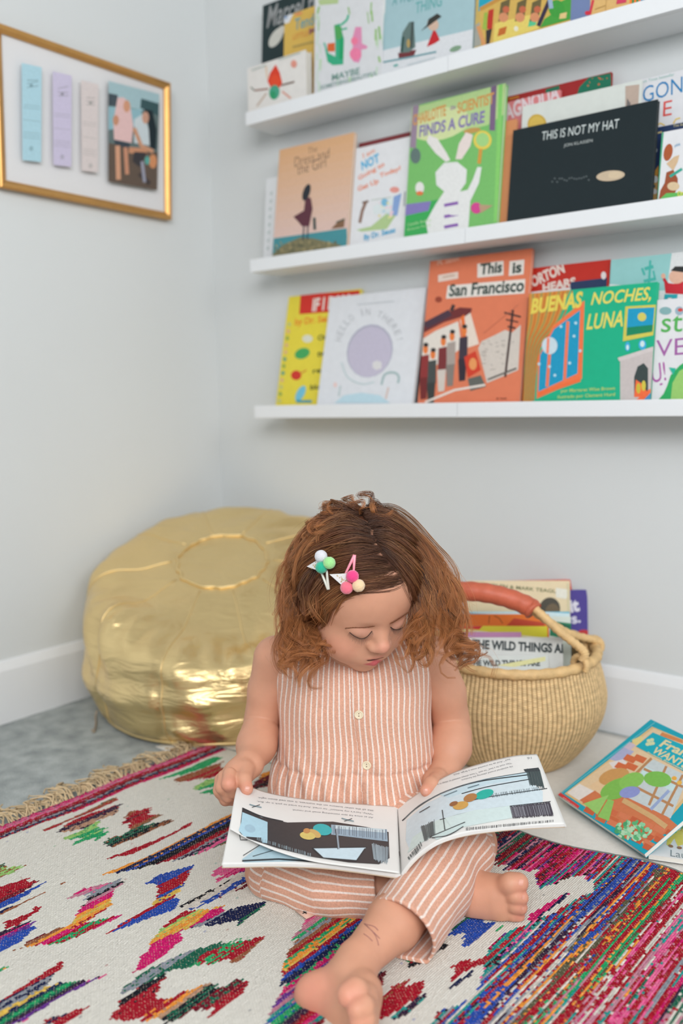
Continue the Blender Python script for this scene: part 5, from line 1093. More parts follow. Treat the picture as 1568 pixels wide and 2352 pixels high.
def grow_hair():
    R = np.random.RandomState(8); VV = []; FF = []; CC = []; off = 0; n = 28
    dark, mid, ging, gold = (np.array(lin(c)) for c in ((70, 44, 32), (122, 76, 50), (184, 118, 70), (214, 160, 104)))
    tt = np.linspace(0, 1, n)
    for gi, (path, nl, curl, lift) in enumerate(GUIDES):
        P2 = np.array(path, float); kx = np.clip((P2[:, 1] - 1300) / 160, 0, 1) * .07; P2[:, 0] += (855 - P2[:, 0]) * kx
        for l in range(nl):
            jit = R.normal(0, 1, 2); Q = P2 + np.stack([np.linspace(5, 11, len(P2)) * jit[0], np.linspace(6, 13, len(P2)) * jit[1]], 1) + R.normal(0, 2.0, P2.shape)
            Q[0] = P2[0] + R.normal(0, 3, 2) + (0 if P2[0][1] > 1300 or P2[0][1] < 1180 else np.sign(P2[-1][0] - P2[0][0]) * 6, 0); lf = lift + R.uniform(-.004, .004)
            ex_len = R.uniform(.70, 1.0)
            S = smooth_path(np.c_[Q, np.zeros(len(Q))], n)[:, :2]
            if ex_len < 1: k = np.linspace(0, ex_len * (n - 1), n); S = np.stack([np.interp(k, np.arange(n), S[:, 0]), np.interp(k, np.arange(n), S[:, 1])], 1)
            G = np.array([shell(x, y, lf * (0.35 + .65 * min(1, i / 6))) for i, (x, y) in enumerate(S)])
            low = np.clip((S[:, 1] - 1425) / 100, 0, 1.3); G = G + (-FW)[None] * (low * .045)[:, None]
            T, N, B = frames(G)
            amp = curl * R.uniform(.0050, .0120) * np.clip((tt - .30) / .7, 0, 1) ** 1.25; ph = R.uniform(0, 6.28); turns = R.uniform(.9, 2.4) * (1 if R.rand() < .5 else -1)
            an = ph + turns * 2 * np.pi * np.clip(tt - .25, 0, 1) ** 1.5
            G = G + amp[:, None] * (np.cos(an)[:, None] * N + np.sin(an)[:, None] * B)
            T, N, B = frames(G)
            ns_ = R.randint(22, 33); rad = R.uniform(.0028, .0056)
            tone = R.uniform(-.25, .25); hi_ = R.rand() < .42
            for s in range(ns_):
                a = R.uniform(0, 6.28); q = math.sqrt(R.rand()) * rad; spread = np.interp(tt, [0, .15, .55, 1], [1.2, 1.2, .85, R.uniform(.2, .75)]); fz = R.normal(0, .0007, 2)
                tw = a + R.uniform(.5, 2.0) * tt
                wild = (R.rand() < .12) * R.normal(0, .008, 2)
                X = G + (q * spread * np.cos(tw) + fz[0] * tt + wild[0] * tt ** 2)[:, None] * N + (q * spread * np.sin(tw) + fz[1] * tt + wild[1] * tt ** 2)[:, None] * B
                m = n if R.rand() > .25 else R.randint(18, n); X = X[:m]
                w = np.interp(np.arange(m) / (m - 1), [0, .7, 1], [.00025, .00023, .00006]) * R.uniform(.7, 1.25)
                Nn, Bn = N[:m], B[:m]
                ring = np.stack([X + w[:, None] * (math.cos(k) * Nn + math.sin(k) * Bn) for k in (0, 2.094, 4.189)], 1)
                VV.append(ring.reshape(-1, 3))
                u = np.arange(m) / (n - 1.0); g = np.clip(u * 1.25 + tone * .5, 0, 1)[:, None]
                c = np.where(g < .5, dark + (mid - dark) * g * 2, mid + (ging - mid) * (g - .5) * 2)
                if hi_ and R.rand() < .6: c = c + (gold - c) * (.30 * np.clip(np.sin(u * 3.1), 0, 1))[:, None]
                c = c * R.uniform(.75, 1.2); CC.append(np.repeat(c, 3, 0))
                i = np.arange(m - 1)[:, None] * 3; k = np.arange(3)[None]; k2 = (k + 1) % 3
                FF.append(np.stack([i + k, i + k2, i + 3 + k2, i + 3 + k], -1).reshape(-1, 4) + off); off += m * 3
    m, N_, L, b = new_mat('ginger_hair'); a = N_.new('ShaderNodeVertexColor'); a.layer_name = 'Col'; L.new(a.outputs['Color'], b.inputs['Base Color']); b.inputs['Roughness'].default_value = .38; b.inputs['Specular IOR Level'].default_value = .45
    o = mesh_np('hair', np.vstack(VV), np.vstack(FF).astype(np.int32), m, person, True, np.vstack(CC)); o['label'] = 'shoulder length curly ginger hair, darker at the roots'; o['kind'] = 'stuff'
grow_hair()
# ------------------------------------------------------------------ two pompom snap clips
def clip(label, bar, bar_col, poms, leaf):
    root = empty('hair_clip', tuple(shell(*poms[0][0], .020))); tag(root, label, 'hair clip', 'pompom hair clips')
    W = lambda x, y, l=.020: Vector(shell(x, y, l)) - root.location
    bpy.context.view_layer.update()
    tip, a, b_ = bar; mbar = mat('clip_enamel', bar_col, .25)
    mb = MB(); P = [W(*a), W((a[0] + tip[0]) / 2 , (a[1] + tip[1]) / 2), W(*tip), W((b_[0] + tip[0]) / 2, (b_[1] + tip[1]) / 2), W(*b_)]
    mb.tube(smooth_path(P[:3], 14), np.linspace(.0016, .0024, 14), 8); mb.tube(smooth_path(P[2:], 14), np.linspace(.0024, .0016, 14), 8); mb.build('snap_bar', mbar, root)
    L = [W(x, y, .023) for x, y in leaf]; n = (L[1] - L[0]).cross(L[2] - L[0]).normalized(); nn = len(L)
    V = [tuple(v + n * .0009) for v in L] + [tuple(v - n * .0009) for v in L]
    lf = mesh_np('felt_leaf', V, [tuple(range(nn)), tuple(range(nn, 2 * nn))[::-1]] + [(i, (i + 1) % nn, nn + (i + 1) % nn, nn + i) for i in range(nn)], mat('white_felt', (224, 222, 222), .9), root, False)
    mb = MB(); r_ = random.Random(len(label)); c0 = sum(L, Vector()) / nn; sg = n if n.dot(Vector(-FW)) > 0 else -n
    for k in range(16):
        w = [r_.random() for _ in L]; sw = sum(w); p = sum((v * (q / sw) for v, q in zip(L, w)), Vector()); p = c0 + (p - c0) * 1.5 + sg * .0011
        d = [Vector(RT) * .0012, Vector(UP) * .0012]; mb.add([tuple(p + d[0]), tuple(p + d[1]), tuple(p - d[0]), tuple(p - d[1])], [(0, 1, 2, 3)])
    mb.build('gold_fleck', mat('gold_fleck', (176, 150, 96), .4, .5), lf)['kind'] = 'stuff'
    for (px_, py_), rpx, col in poms:
        c = W(px_, py_, .027); r = rpx * 1.29 / FPX
        bm = bmesh.new(); bmesh.ops.create_icosphere(bm, subdivisions=4, radius=r); R = random.Random(px_)
        for v in bm.verts: v.co *= 1 + R.uniform(-.035, .03)
        me = bpy.data.meshes.new('pom_pom'); bm.to_mesh(me); bm.free(); me.polygons.foreach_set('use_smooth', [True] * len(me.polygons))
        me.materials.append(mat('pom_felt', col, .95, bump=.5, bscale=900, sheen=.5)); o = bpy.data.objects.new('pom_pom', me); link(o, root); o.location = c
clip('hair clip of white, pale green and emerald pompoms on a pale bar', ((754, 1354), (738, 1316), (750, 1310)), (214, 212, 200), [((737, 1278), 14.5, (216, 216, 222)), ((756, 1293), 14, (158, 222, 142)), ((738, 1303), 14, (30, 176, 140))], [(705, 1301), (726, 1288), (742, 1290), (742, 1310), (724, 1308)])
clip('hair clip of hot pink, coral and cream pompoms on a pink bar', ((814, 1275), (793, 1318), (812, 1312)), (240, 150, 166), [((809, 1324), 14.5, (232, 60, 130)), ((796, 1350), 14.5, (236, 110, 132)), ((823, 1345), 14.5, (236, 204, 162))], [(757, 1319), (796, 1317), (806, 1330), (784, 1343)])
# ------------------------------------------------------------------ the open picture book
def open_book():
    U1 = [(547, 1797, 1.362), (620, 1822, 1.366), (720, 1838, 1.373), (820, 1846, 1.379), (912, 1852, 1.382)]
    L1 = [(527, 1904, 1.250), (575, 1930, 1.232), (640, 1957, 1.210), (720, 1979, 1.194), (820, 1993, 1.192), (917, 2006, 1.198)]
    U2 = [(546, 1801, 1.366), (620, 1826, 1.371), (720, 1842, 1.379), (820, 1850, 1.385), (912, 1855, 1.388)]
    L2 = [(509, 1986, 1.190), (560, 1985, 1.191), (640, 1984, 1.193), (740, 1988, 1.196), (840, 2000, 1.199), (921, 2012, 1.202)]
    U3 = [(912, 1852, 1.382), (945, 1832, 1.377), (985, 1805, 1.372), (1040, 1775, 1.370), (1110, 1752, 1.375), (1180, 1736, 1.383), (1232, 1732, 1.388)]
    L3 = [(921, 2010, 1.202), (940, 1984, 1.204), (968, 1957, 1.207), (1010, 1931, 1.211), (1070, 1913, 1.216), (1150, 1902, 1.223), (1230, 1896, 1.229), (1297, 1893, 1.233)]
    nu, nv = 60, 36
    def sheet(Ua, La, belly=0.0, round_end=False):
        A = smooth_path([J(*p) for p in Ua], nu); B = smooth_path([J(*p) for p in La], nu); v = np.linspace(0, 1, nv)
        G = A[None] * (1 - v)[:, None, None] + B[None] * v[:, None, None]
        G = G + np.array([0, 0, 1.]) * (belly * np.sin(np.pi * v))[:, None, None] * np.linspace(1, 0, nu)[None, :, None]
        return G                                                    # (nv,nu,3)
    def grid(G, name, m, parent, thick):
        V = G.reshape(-1, 3); i, j = np.meshgrid(np.arange(nv - 1), np.arange(nu - 1), indexing='ij')
        F = np.stack([i * nu + j, (i + 1) * nu + j, (i + 1) * nu + j + 1, i * nu + j + 1], -1).reshape(-1, 4)
        o = mesh_np(name, V, F, m, parent); s = o.modifiers.new('thickness', 'SOLIDIFY'); s.thickness = thick; s.offset = 1 if False else 0
        return o, V, F
    c = J(916, 1930, 1.29); root = empty('open_picture_book', (0, 0, 0)); tag(root, 'open landscape picture book held on the child’s lap, pages facing the child'.replace('’', ''), 'book')
    paper = mat('page_paper', (228, 226, 222), .6, noise=.015, nscale=30); cov = mat('paperback_cover', (206, 186, 160), .5)
    down = np.array([0, 0, -1.0]); tiers = []
    S1, S2, S3 = sheet(U1, L1, .006), sheet(U2, L2), sheet(U3, L3)
    surf = []
    for nm, G in (('page', S1), ('page', S2), ('page', S3)):
        o, V, F = grid(G, nm, paper, root, .0003); surf.append((o, V, F))
    for k in range(1, 4):
        r = np.random.RandomState(k)
        grid(S2 + down * .0011 * k + RT * (.0004 * k), 'page', paper, root, .0005); grid(S3 + down * .0011 * k - FH * 0 + RT * (.0007 * k), 'page', paper, root, .0005)
    grid(S2 + down * .0046, 'cover', cov, root, .0007); grid(S3 + down * .0046, 'cover', cov, root, .0007)
    mb = MB()
    for q in ((908, 1884, 1.345), (917, 1962, 1.250)):
        p = J(*q) + ZH * .001; mb.tube([p + FH * .006, p - FH * .006], .0005, 5)
    mb.build('staple', mat('staple_wire', (120, 120, 124), .3, .9), root)
    class PagePrint(Print):
        def __init__(s, V, F, flip): super().__init__((0, 0, 0), (1, 0, 0), (0, 1, 0), (0, 0, 1), 1e6, 1e6, margin=-1e6); s.b = BVHTree.FromPolygons([tuple(v) for v in V], [tuple(int(i) for i in f) for f in F]); s.WV = []; s.WF = []; s.WC = []
        def px(s, p): return np.array([p[0], -p[1]], float)
        def _emit(s, tris, col):
            s.k += 1; cc = lin(col); st_ = [[np.asarray(q, float) for q in t] for t in tris]; out = []
            while st_:
                t = st_.pop()
                if len(t) > 3: out.append(t) if max(np.linalg.norm(t[i] - t[i - 1]) for i in range(len(t))) < 10 else st_.extend([[t[0], t[i], t[i + 1]] for i in range(1, len(t) - 1)]); continue
                e = [np.linalg.norm(t[(i + 1) % 3] - t[i]) for i in range(3)]; i = int(np.argmax(e))
                if e[i] > 9: m = (t[i] + t[(i + 1) % 3]) / 2; k = t[(i + 2) % 3]; st_ += [[t[i], m, k], [m, t[(i + 1) % 3], k]]
                else: out.append(t)
            for t in out:
                P = []
                for q in t:
                    r = ray(q[0], -q[1]); r = r / np.linalg.norm(r); h, n, _, _ = s.b.ray_cast(Vector(CAM), Vector(r), 3)
                    if h is None: break
                    if n.dot(Vector(r)) > 0: n = -n
                    P.append((np.array(h), np.array(n), s.k))
                else:
                    n0 = len(s.WV); s.WV += P; s.WC += [cc] * len(P); s.WF.append(tuple(range(n0, n0 + len(P))))
        def done(s, name, parent):
            if s.WV: mesh_np(name, np.array([h + n * (.00045 + min(.000035, .0016 / s.k) * k) for h, n, k in s.WV]), s.WF, M_PRINT, parent, False, np.array(s.WC))
        def utext(s, txt, a, b, hpx, col, bold=0): s.text(txt, a, b, -hpx, col, bold)     # upside down towards the camera
    r = random.Random(12)
    def hatch(P, quad, n, col, w=1.5):
        (a, b, c_, d) = (np.array(q, float) for q in quad)
        for k in range(n):
            u = (k + r.random() * .8) / n; p = a + (b - a) * u; q = d + (c_ - d) * u; s0, s1 = r.uniform(0, .12), r.uniform(.85, 1)
            P.line([p + (q - p) * s0, p + (q - p) * s1], w * r.uniform(.6, 1.3), col)
            if k < n - 1: P.k -= 1
    ink, sky, dk = (48, 54, 58), (186, 212, 222), (62, 60, 62)
    # left, upper sheet
    P = PagePrint(*surf[0][1:], False)
    for t, a, b in (('All at once he saw something small and round.', (857, 1876), (671, 1858)), ('"Why, here\'s my button!" he cried. And he tried to pick it up. But,', (857, 1868), (590, 1839)), ('like all the other buttons on the mattress, it was tied down tight.', (857, 1860), (592, 1830))):
        P.utext(t, a, b, 4.4, (132, 134, 138), .0)
    P.poly([(560, 1862), (620, 1884), (700, 1900), (790, 1908), (890, 1922), (888, 1934), (780, 1916), (690, 1906), (612, 1892), (556, 1872)], (206, 220, 226))
    P.poly([(556, 1858), (600, 1878), (660, 1890), (708, 1889), (764, 1888), (840, 1900), (892, 1912), (894, 1972), (870, 1986), (800, 1982), (716, 1969), (640, 1950), (560, 1924), (550, 1912)], dk)
    P.poly([(556, 1866), (614, 1889), (614, 1938), (602, 1936), (600, 1925), (560, 1922), (548, 1908), (554, 1888)], (172, 206, 220)); P.ell((574, 1904), 13, 9, (160, 190, 206), 20)
    P.line([(556, 1857), (600, 1876), (650, 1888)], 3, ink, 12); P.poly([(760, 1895), (888, 1906), (890, 1934), (760, 1918)], (150, 172, 188)); P.poly([(770, 1896), (884, 1906), (884, 1914), (770, 1904)], (200, 216, 222)); hatch(P, ((764, 1896), (888, 1906), (888, 1932), (764, 1918)), 26, (96, 110, 124), 1.2)
    P.poly([(720, 1950), (840, 1948), (818, 1978), (742, 1972)], (200, 220, 230)); P.line([(716, 1949), (842, 1947)], 2.5, ink); P.line([(718, 1950), (742, 1972), (818, 1978), (838, 1950)], 2.5, ink); P.line([(772, 1906), (777, 1952)], 5, (150, 164, 176)); P.line([(770, 1906), (775, 1952)], 1.5, ink)
    P.ell((740, 1907), 22, 13, (52, 176, 180), 10); P.ell((722, 1916), 16, 8, (206, 170, 104), 28); P.ell((706, 1921), 18, 9, (214, 192, 112), 8); P.ell((704, 1910), 8, 6, (196, 140, 84), 0)
    hatch(P, ((852, 1936), (892, 1946), (890, 1988), (858, 1980)), 22, (150, 164, 172), 1.4); hatch(P, ((590, 1932), (716, 1972), (716, 1962), (590, 1924)), 30, (150, 170, 178), 1.2)
    for q in ((586, 1853), (798, 1885)): P.line([(q[0] - 14, q[1] - 4), q, (q[0] + 14, q[1] + 3)], 2, (120, 150, 160)); P.line([(q[0] - 8, q[1] + 3), (q[0] + 10, q[1] - 3)], 1.5, ink)
    P.done('page_print', surf[0][0])
    # left, sheet below
    P = PagePrint(*surf[1][1:], False)
    P.poly([(556, 1974), (600, 1940), (640, 1950), (720, 1978), (560, 1982)], (176, 202, 212)); P.line([(556, 1978), (640, 1974), (730, 1980)], 4, ink); P.line([(558, 1966), (596, 1942)], 1.8, ink); P.line([(580, 1968), (640, 1950)], 1.8, ink); P.line([(550, 1918), (552, 1930), (568, 1930)], 2, ink)
    P.done('page_print', surf[1][0])
    # right page
    P = PagePrint(*surf[2][1:], False)
    P.utext('He wandered around admiring the furniture.', (1176, 1758), (1058, 1790), 5, (128, 130, 134), .0); P.utext('"This must be a bed," he said. "I have always wanted to sleep in a', (1174, 1750), (1004, 1800), 5, (128, 130, 134), .0); P.utext('bed." And up he crawled onto a large, thick', (1170, 1742), (1040, 1778), 5, (128, 130, 134), .0); P.utext('16', (1220, 1739), (1210, 1740), 5, (140, 142, 146))
    P.poly([(934, 1884), (980, 1846), (1050, 1812), (1140, 1790), (1214, 1776), (1222, 1800), (1246, 1818), (1246, 1844), (1180, 1858), (1090, 1866), (1010, 1896), (940, 1950), (932, 1930)], (206, 220, 226)); P.poly([(936, 1960), (948, 1924), (1004, 1884), (1090, 1862), (1176, 1852), (1176, 1876), (1090, 1890), (1010, 1912), (962, 1940)], (206, 222, 218))
    P.poly([(1010, 1826), (1110, 1790), (1214, 1774), (1218, 1788), (1120, 1802), (1030, 1834)], (196, 218, 226)); P.line([(924, 1886), (960, 1854), (1020, 1820), (1100, 1796), (1216, 1780)], 2.5, ink, 20); P.line([(930, 1880), (970, 1846), (1040, 1812), (1120, 1790), (1214, 1774)], 2, (96, 110, 116), 20); P.line([(1220, 1790), (1120, 1808), (1060, 1824)], 2, ink, 10)
    hatch(P, ((1206, 1766), (1238, 1766), (1250, 1814), (1216, 1806)), 24, (70, 82, 84), 1.8); P.poly([(1202, 1768), (1236, 1764), (1240, 1772), (1206, 1774)], (60, 66, 70)); hatch(P, ((1126, 1824), (1246, 1806), (1248, 1816), (1130, 1834)), 30, (120, 132, 138), 1.4); P.line([(1040, 1850), (1120, 1832), (1256, 1812)], 1.6, ink, 14); P.line([(1010, 1884), (1100, 1862), (1264, 1842)], 1.6, ink, 14)
    P.poly([(1022, 1880), (1090, 1862), (1170, 1852), (1176, 1880), (1110, 1892), (1040, 1906)], (206, 222, 220)); hatch(P, ((1170, 1852), (1262, 1842), (1272, 1876), (1178, 1882)), 46, (72, 66, 76), 1.8); P.poly([(1172, 1856), (1258, 1848), (1264, 1872), (1178, 1878)], (150, 150, 158)); hatch(P, ((1170, 1852), (1262, 1842), (1272, 1876), (1178, 1882)), 46, (72, 66, 76), 1.6)
    hatch(P, ((966, 1898), (998, 1882), (1000, 1920), (976, 1936)), 18, (84, 96, 98), 1.8); hatch(P, ((936, 1970), (966, 1934), (970, 1946), (944, 1984)), 14, (84, 96, 98), 1.8); hatch(P, ((1070, 1902), (1270, 1884), (1270, 1890), (1070, 1910)), 60, (60, 64, 68), 1.3)
    P.poly([(990, 1922), (1066, 1892), (1060, 1904), (1004, 1930)], (200, 218, 216)); P.line([(988, 1924), (1068, 1890)], 2, ink); P.line([(992, 1926), (1030, 1920), (1064, 1900)], 2, ink, 8); P.line([(1016, 1862), (1022, 1908)], 2, ink)
    P.ell((1112, 1826), 22, 10, (44, 176, 160), -18); P.ell((1080, 1834), 16, 9, (176, 124, 76), -20); P.ell((1058, 1852), 18, 9, (206, 160, 86), -14); P.ell((1042, 1848), 10, 5, (150, 100, 64), -20)
    P.line([(964, 1868), (988, 1854)], 1.6, ink); P.line([(1020, 1830), (1050, 1818)], 1.6, (96, 120, 130)); P.line([(1074, 1812), (1100, 1804)], 1.8, (96, 120, 130))
    P.done('page_print', surf[2][0])
open_book()
# ------------------------------------------------------------------ woven rugs
PAL = dict(r=(166, 22, 42), d=(110, 22, 40), m=(206, 26, 106), p=(226, 96, 146), k=(196, 130, 150), b=(40, 76, 168), n=(26, 34, 74), g=(36, 160, 100), G=(28, 100, 78), t=(30, 146, 140), u=(104, 52, 140), o=(236, 150, 58), y=(226, 186, 84), x=(28, 30, 38), w=(214, 206, 196), s=(140, 146, 156), c=(224, 220, 210), h=(184, 142, 116), e=(150, 90, 62), a=(92, 88, 66), i=(120, 196, 214), v=(54, 34, 62), l=(150, 196, 110))
RA = 0.0436; RD = np.array([math.sin(RA), math.cos(RA)]); RN = np.array([math.cos(RA), -math.sin(RA)]); RO = fl(0, 1908)[:2]
PS, PT = 0.0030, 0.0042                                        # pitch of the weft rows and of the warps
def st(px): q = fl(*px)[:2] - RO; return np.array([q @ RN, q @ RD])
def inside(P, X, Y):
    r = np.zeros(X.shape, bool); n = len(P)
    for i in range(n):
        (x0, y0), (x1, y1) = P[i], P[(i + 1) % n]
        if y0 == y1: continue
        c = ((y0 > Y) != (y1 > Y)) & (X < (x1 - x0) * (Y - y0) / (y1 - y0) + x0); r ^= c
    return r
MOT = [
 ([(-60, 1934), (0, 1902), (250, 1806), (478, 1712), (520, 1728), (400, 1780), (200, 1862), (0, 1938), (-60, 1964)], 'mnmkprdsnrm'),
 ([(352, 1806), (400, 1786), (480, 1750), (500, 1754), (470, 1771), (410, 1792)], 'g'), ([(385, 1807), (420, 1790), (500, 1762), (512, 1790), (440, 1801), (392, 1809)], 'er'), ([(428, 1827), (470, 1800), (520, 1788), (530, 1830), (470, 1833), (452, 1832), (490, 1818)], 'lggG'),
 ([(500, 1838), (522, 1826), (530, 1838), (502, 1846)], 'ov'), ([(512, 1856), (545, 1840), (545, 1850), (516, 1860)], 'uv'),
 ([(574, 1812), (590, 1790), (640, 1774), (614, 1792), (645, 1786), (612, 1808), (660, 1796), (610, 1822), (570, 1828)], 'odxr'),
 ([(87, 1922), (150, 1895), (255, 1844), (263, 1852), (180, 1887), (92, 1926)], 'Ger'), ([(120, 1925), (165, 1895), (200, 1880), (272, 1860), (275, 1873), (250, 1886), (226, 1891), (222, 1906), (190, 1916), (124, 1926)], 'rvhv'), ([(145, 1937), (180, 1921), (222, 1896), (227, 1914), (242, 1924), (215, 1946), (210, 1938), (166, 1955), (175, 1944)], 'lgg'),
 ([(275, 1898), (300, 1872), (347, 1871), (332, 1884), (367, 1884), (332, 1904), (397, 1896), (332, 1925), (245, 1962), (240, 1950), (242, 1938), (290, 1924), (292, 1906)], 'erdrreGxe'), ([(240, 1986), (292, 1964), (380, 1929), (430, 1902), (432, 1908), (300, 1973), (246, 1987)], 'r'),
 ([(244, 2016), (330, 1980), (400, 1945), (530, 1878), (540, 1895), (520, 1950), (440, 1976), (380, 1991), (330, 2002), (250, 2018)], 'oonbxxdrsvpGe'),
 ([(-40, 2004), (18, 1996), (22, 2008), (66, 1999), (30, 2016), (-40, 2046)], 'Gel'), ([(-40, 2064), (30, 2040), (84, 2021), (55, 2037), (82, 2041), (40, 2071), (-40, 2106)], 'rrrd'), ([(-40, 2104), (60, 2060), (116, 2033), (60, 2069), (40, 2081), (-40, 2122)], 'bb'), ([(-40, 2126), (60, 2081), (146, 2041), (100, 2063), (-40, 2138)], 'ner'),
 ([(18, 2127), (76, 2107), (101, 2083), (99, 2098), (70, 2121), (58, 2129), (24, 2144)], 'rr'), ([(-40, 2166), (40, 2140), (82, 2121), (70, 2141), (76, 2150), (50, 2176), (-40, 2220)], 'nvmubbb'), ([(55, 2191), (58, 2178), (130, 2144), (200, 2130), (286, 2113), (250, 2129), (200, 2152), (140, 2179), (95, 2183), (24, 2200)], 'deomrgrrm'),
 ([(163, 2073), (195, 2050), (235, 2041), (273, 2031), (271, 2046), (261, 2068), (251, 2080), (251, 2091), (235, 2106), (190, 2132), (146, 2154), (174, 2116), (190, 2096), (190, 2080), (206, 2062)], 'mkpssxkmmoyor'),
 ([(328, 2042), (360, 2020), (400, 2010), (438, 1999), (426, 2025), (416, 2036), (406, 2070), (411, 2076), (396, 2102), (330, 2126), (248, 2153), (300, 2120), (346, 2096), (354, 2070), (360, 2048)], 'bbbrrrbyrbbb'), ([(402, 2096), (470, 2060), (560, 2015), (585, 2000), (590, 2040), (520, 2066), (430, 2106)], 'xwwbwdr'), ([(478, 2015), (510, 1998), (590, 1980), (590, 2010), (520, 2026), (488, 2042), (492, 2030), (512, 2022)], 'ppmu'),
 ([(370, 2141), (410, 2110), (470, 2100), (510, 2097), (505, 2110), (470, 2131), (415, 2151), (338, 2187), (354, 2160)], 'rlyoyy'), ([(470, 2108), (510, 2096), (512, 2104), (450, 2140), (430, 2146)], 'mm'), ([(428, 2146), (500, 2112), (560, 2090), (612, 2082), (602, 2096), (556, 2130), (544, 2142), (550, 2122), (480, 2138)], 'snnnG'),
 ([(335, 2186), (415, 2151), (413, 2175), (386, 2200), (346, 2226), (304, 2247), (325, 2206)], 'mmm'), ([(288, 2276), (340, 2236), (400, 2210), (450, 2190), (530, 2174), (552, 2170), (500, 2191), (522, 2205), (460, 2231), (420, 2236), (380, 2246), (340, 2266), (282, 2292)], 'GsGGgg'), ([(452, 2228), (470, 2200), (540, 2178), (604, 2166), (592, 2180), (570, 2201), (524, 2240), (530, 2216), (480, 2231)], 'rgrre'),
 ([(255, 2356), (275, 2311), (330, 2270), (379, 2249), (373, 2275), (352, 2299), (384, 2312), (310, 2356)], 'xrrrr'), ([(340, 2332), (420, 2290), (480, 2280), (572, 2266), (566, 2290), (520, 2322), (478, 2354), (500, 2326), (430, 2342), (380, 2360), (320, 2360)], 'rohxGdrr'),
 ([(-40, 2340), (80, 2262), (152, 2213), (142, 2235), (120, 2251), (102, 2280), (180, 2266), (237, 2254), (180, 2282), (110, 2322), (40, 2370), (-40, 2380)], 'rrrnsnsynGgGvup'), ([(90, 2364), (150, 2340), (212, 2318), (190, 2340), (150, 2364)], 'rnrr'), ([(-30, 2248), (24, 2233), (0, 2250), (-30, 2262)], 'og'),
 ([(600, 2380), (620, 2330), (640, 2290), (658, 2204), (682, 2150), (694, 2106), (690, 2050), (900, 2010), (960, 2060), (860, 2140), (830, 2180), (800, 2280), (720, 2400)], 'GhurredgmmupkgsergoyrbngmuktbgGvdrmtdr'),
 ([(928, 2226), (962, 2198), (1008, 2178), (1012, 2200), (970, 2226), (934, 2241)], 'grxxxx'), ([(858, 2320), (900, 2280), (977, 2266), (962, 2300), (902, 2341), (862, 2356)], 'errrr'), ([(898, 2346), (966, 2300), (972, 2310), (940, 2341), (905, 2362)], 'tvt'), ([(848, 2250), (884, 2244), (872, 2290), (856, 2304)], 'vdr'),
 ([(1016, 2166), (1060, 2130), (1102, 2117), (1102, 2140), (1128, 2138), (1076, 2187), (1048, 2192), (1066, 2170)], 'bbbb'), ([(1108, 2172), (1147, 2138), (1122, 2166)], 'g'), ([(1000, 2180), (1040, 2140), (1090, 2108), (1100, 2116), (1060, 2132), (1010, 2168)], 'Ggr'),
 ([(1192, 2132), (1250, 2100), (1284, 2086), (1230, 2126), (1198, 2148)], 'mm'), ([(1182, 2158), (1230, 2126), (1277, 2086), (1274, 2098), (1200, 2152)], 'nn'), ([(1026, 2236), (1090, 2222), (1112, 2214), (1100, 2232), (1060, 2252), (1034, 2272)], 'rr'), ([(1022, 2288), (1080, 2246), (1072, 2262), (1028, 2292)], 'n'),
 ([(1284, 1926), (1320, 1890), (1352, 1878), (1384, 1890), (1366, 1906), (1330, 1916), (1308, 1934), (1326, 1920), (1300, 1926)], 'vrr'), ([(1390, 1954), (1420, 1946), (1424, 1958), (1400, 1966)], 'tn'),
 ([(1094, 1884), (1130, 1878), (1142, 1890), (1100, 1902)], 'mu'),
]
DENSE = [(1720, 2040), (1568, 2006), (1526, 1997), (1490, 1999), (1463, 1976), (1440, 1992), (1409, 1962), (1392, 1976), (1349, 1948), (1330, 1962), (1300, 1936), (1276, 1946), (1249, 1922), (1226, 1932), (1197, 1906), (1160, 1916), (1080, 1920), (1060, 2000), (1126, 2023), (1205, 2036), (1208, 2050), (1214, 2076), (1250, 2066), (1258, 2056), (1297, 2053), (1326, 2066), (1322, 2100), (1290, 2106), (1254, 2127), (1188, 2152), (1145, 2163), (1116, 2189), (1098, 2232), (1101, 2279), (1072, 2312), (1000, 2341), (960, 2440), (1720, 2440)]
STOPS = [(1120, 1935, 'G'), (1140, 1940, 'd'), (1160, 1945, 'k'), (1175, 1960, 'd'), (1190, 1975, 'n'), (1205, 1985, 'r'), (1225, 1985, 'v'), (1240, 1990, 'm'), (1262, 1990, 'm'), (1280, 1992, 'r'), (1300, 1990, 'd'), (1316, 1990, 'u'), (1328, 1992, 'x'), (1338, 1996, 'p'), (1350, 2002, 't'), (1366, 2006, 't'), (1376, 2008, 'r'), (1392, 2010, 'r'), (1400, 2018, 'b'), (1416, 2020, 'b'), (1430, 2024, 'v'), (1438, 2030, 's'), (1446, 2032, 'w'), (1454, 2036, 'r'), (1462, 2036, 'b'), (1472, 2040, 'o'), (1480, 2042, 'a'), (1492, 2044, 'a'), (1500, 2048, 'r'), (1506, 2050, 'r'), (1516, 2052, 'g'), (1528, 2058, 'g'), (1536, 2062, 'o'), (1544, 2066, 'r'), (1556, 2072, 'r'), (1566, 2078, 'w'), (1576, 2084, 'k'), (1586, 2090, 't'), (1596, 2096, 'r'), (1606, 2104, 'p')]
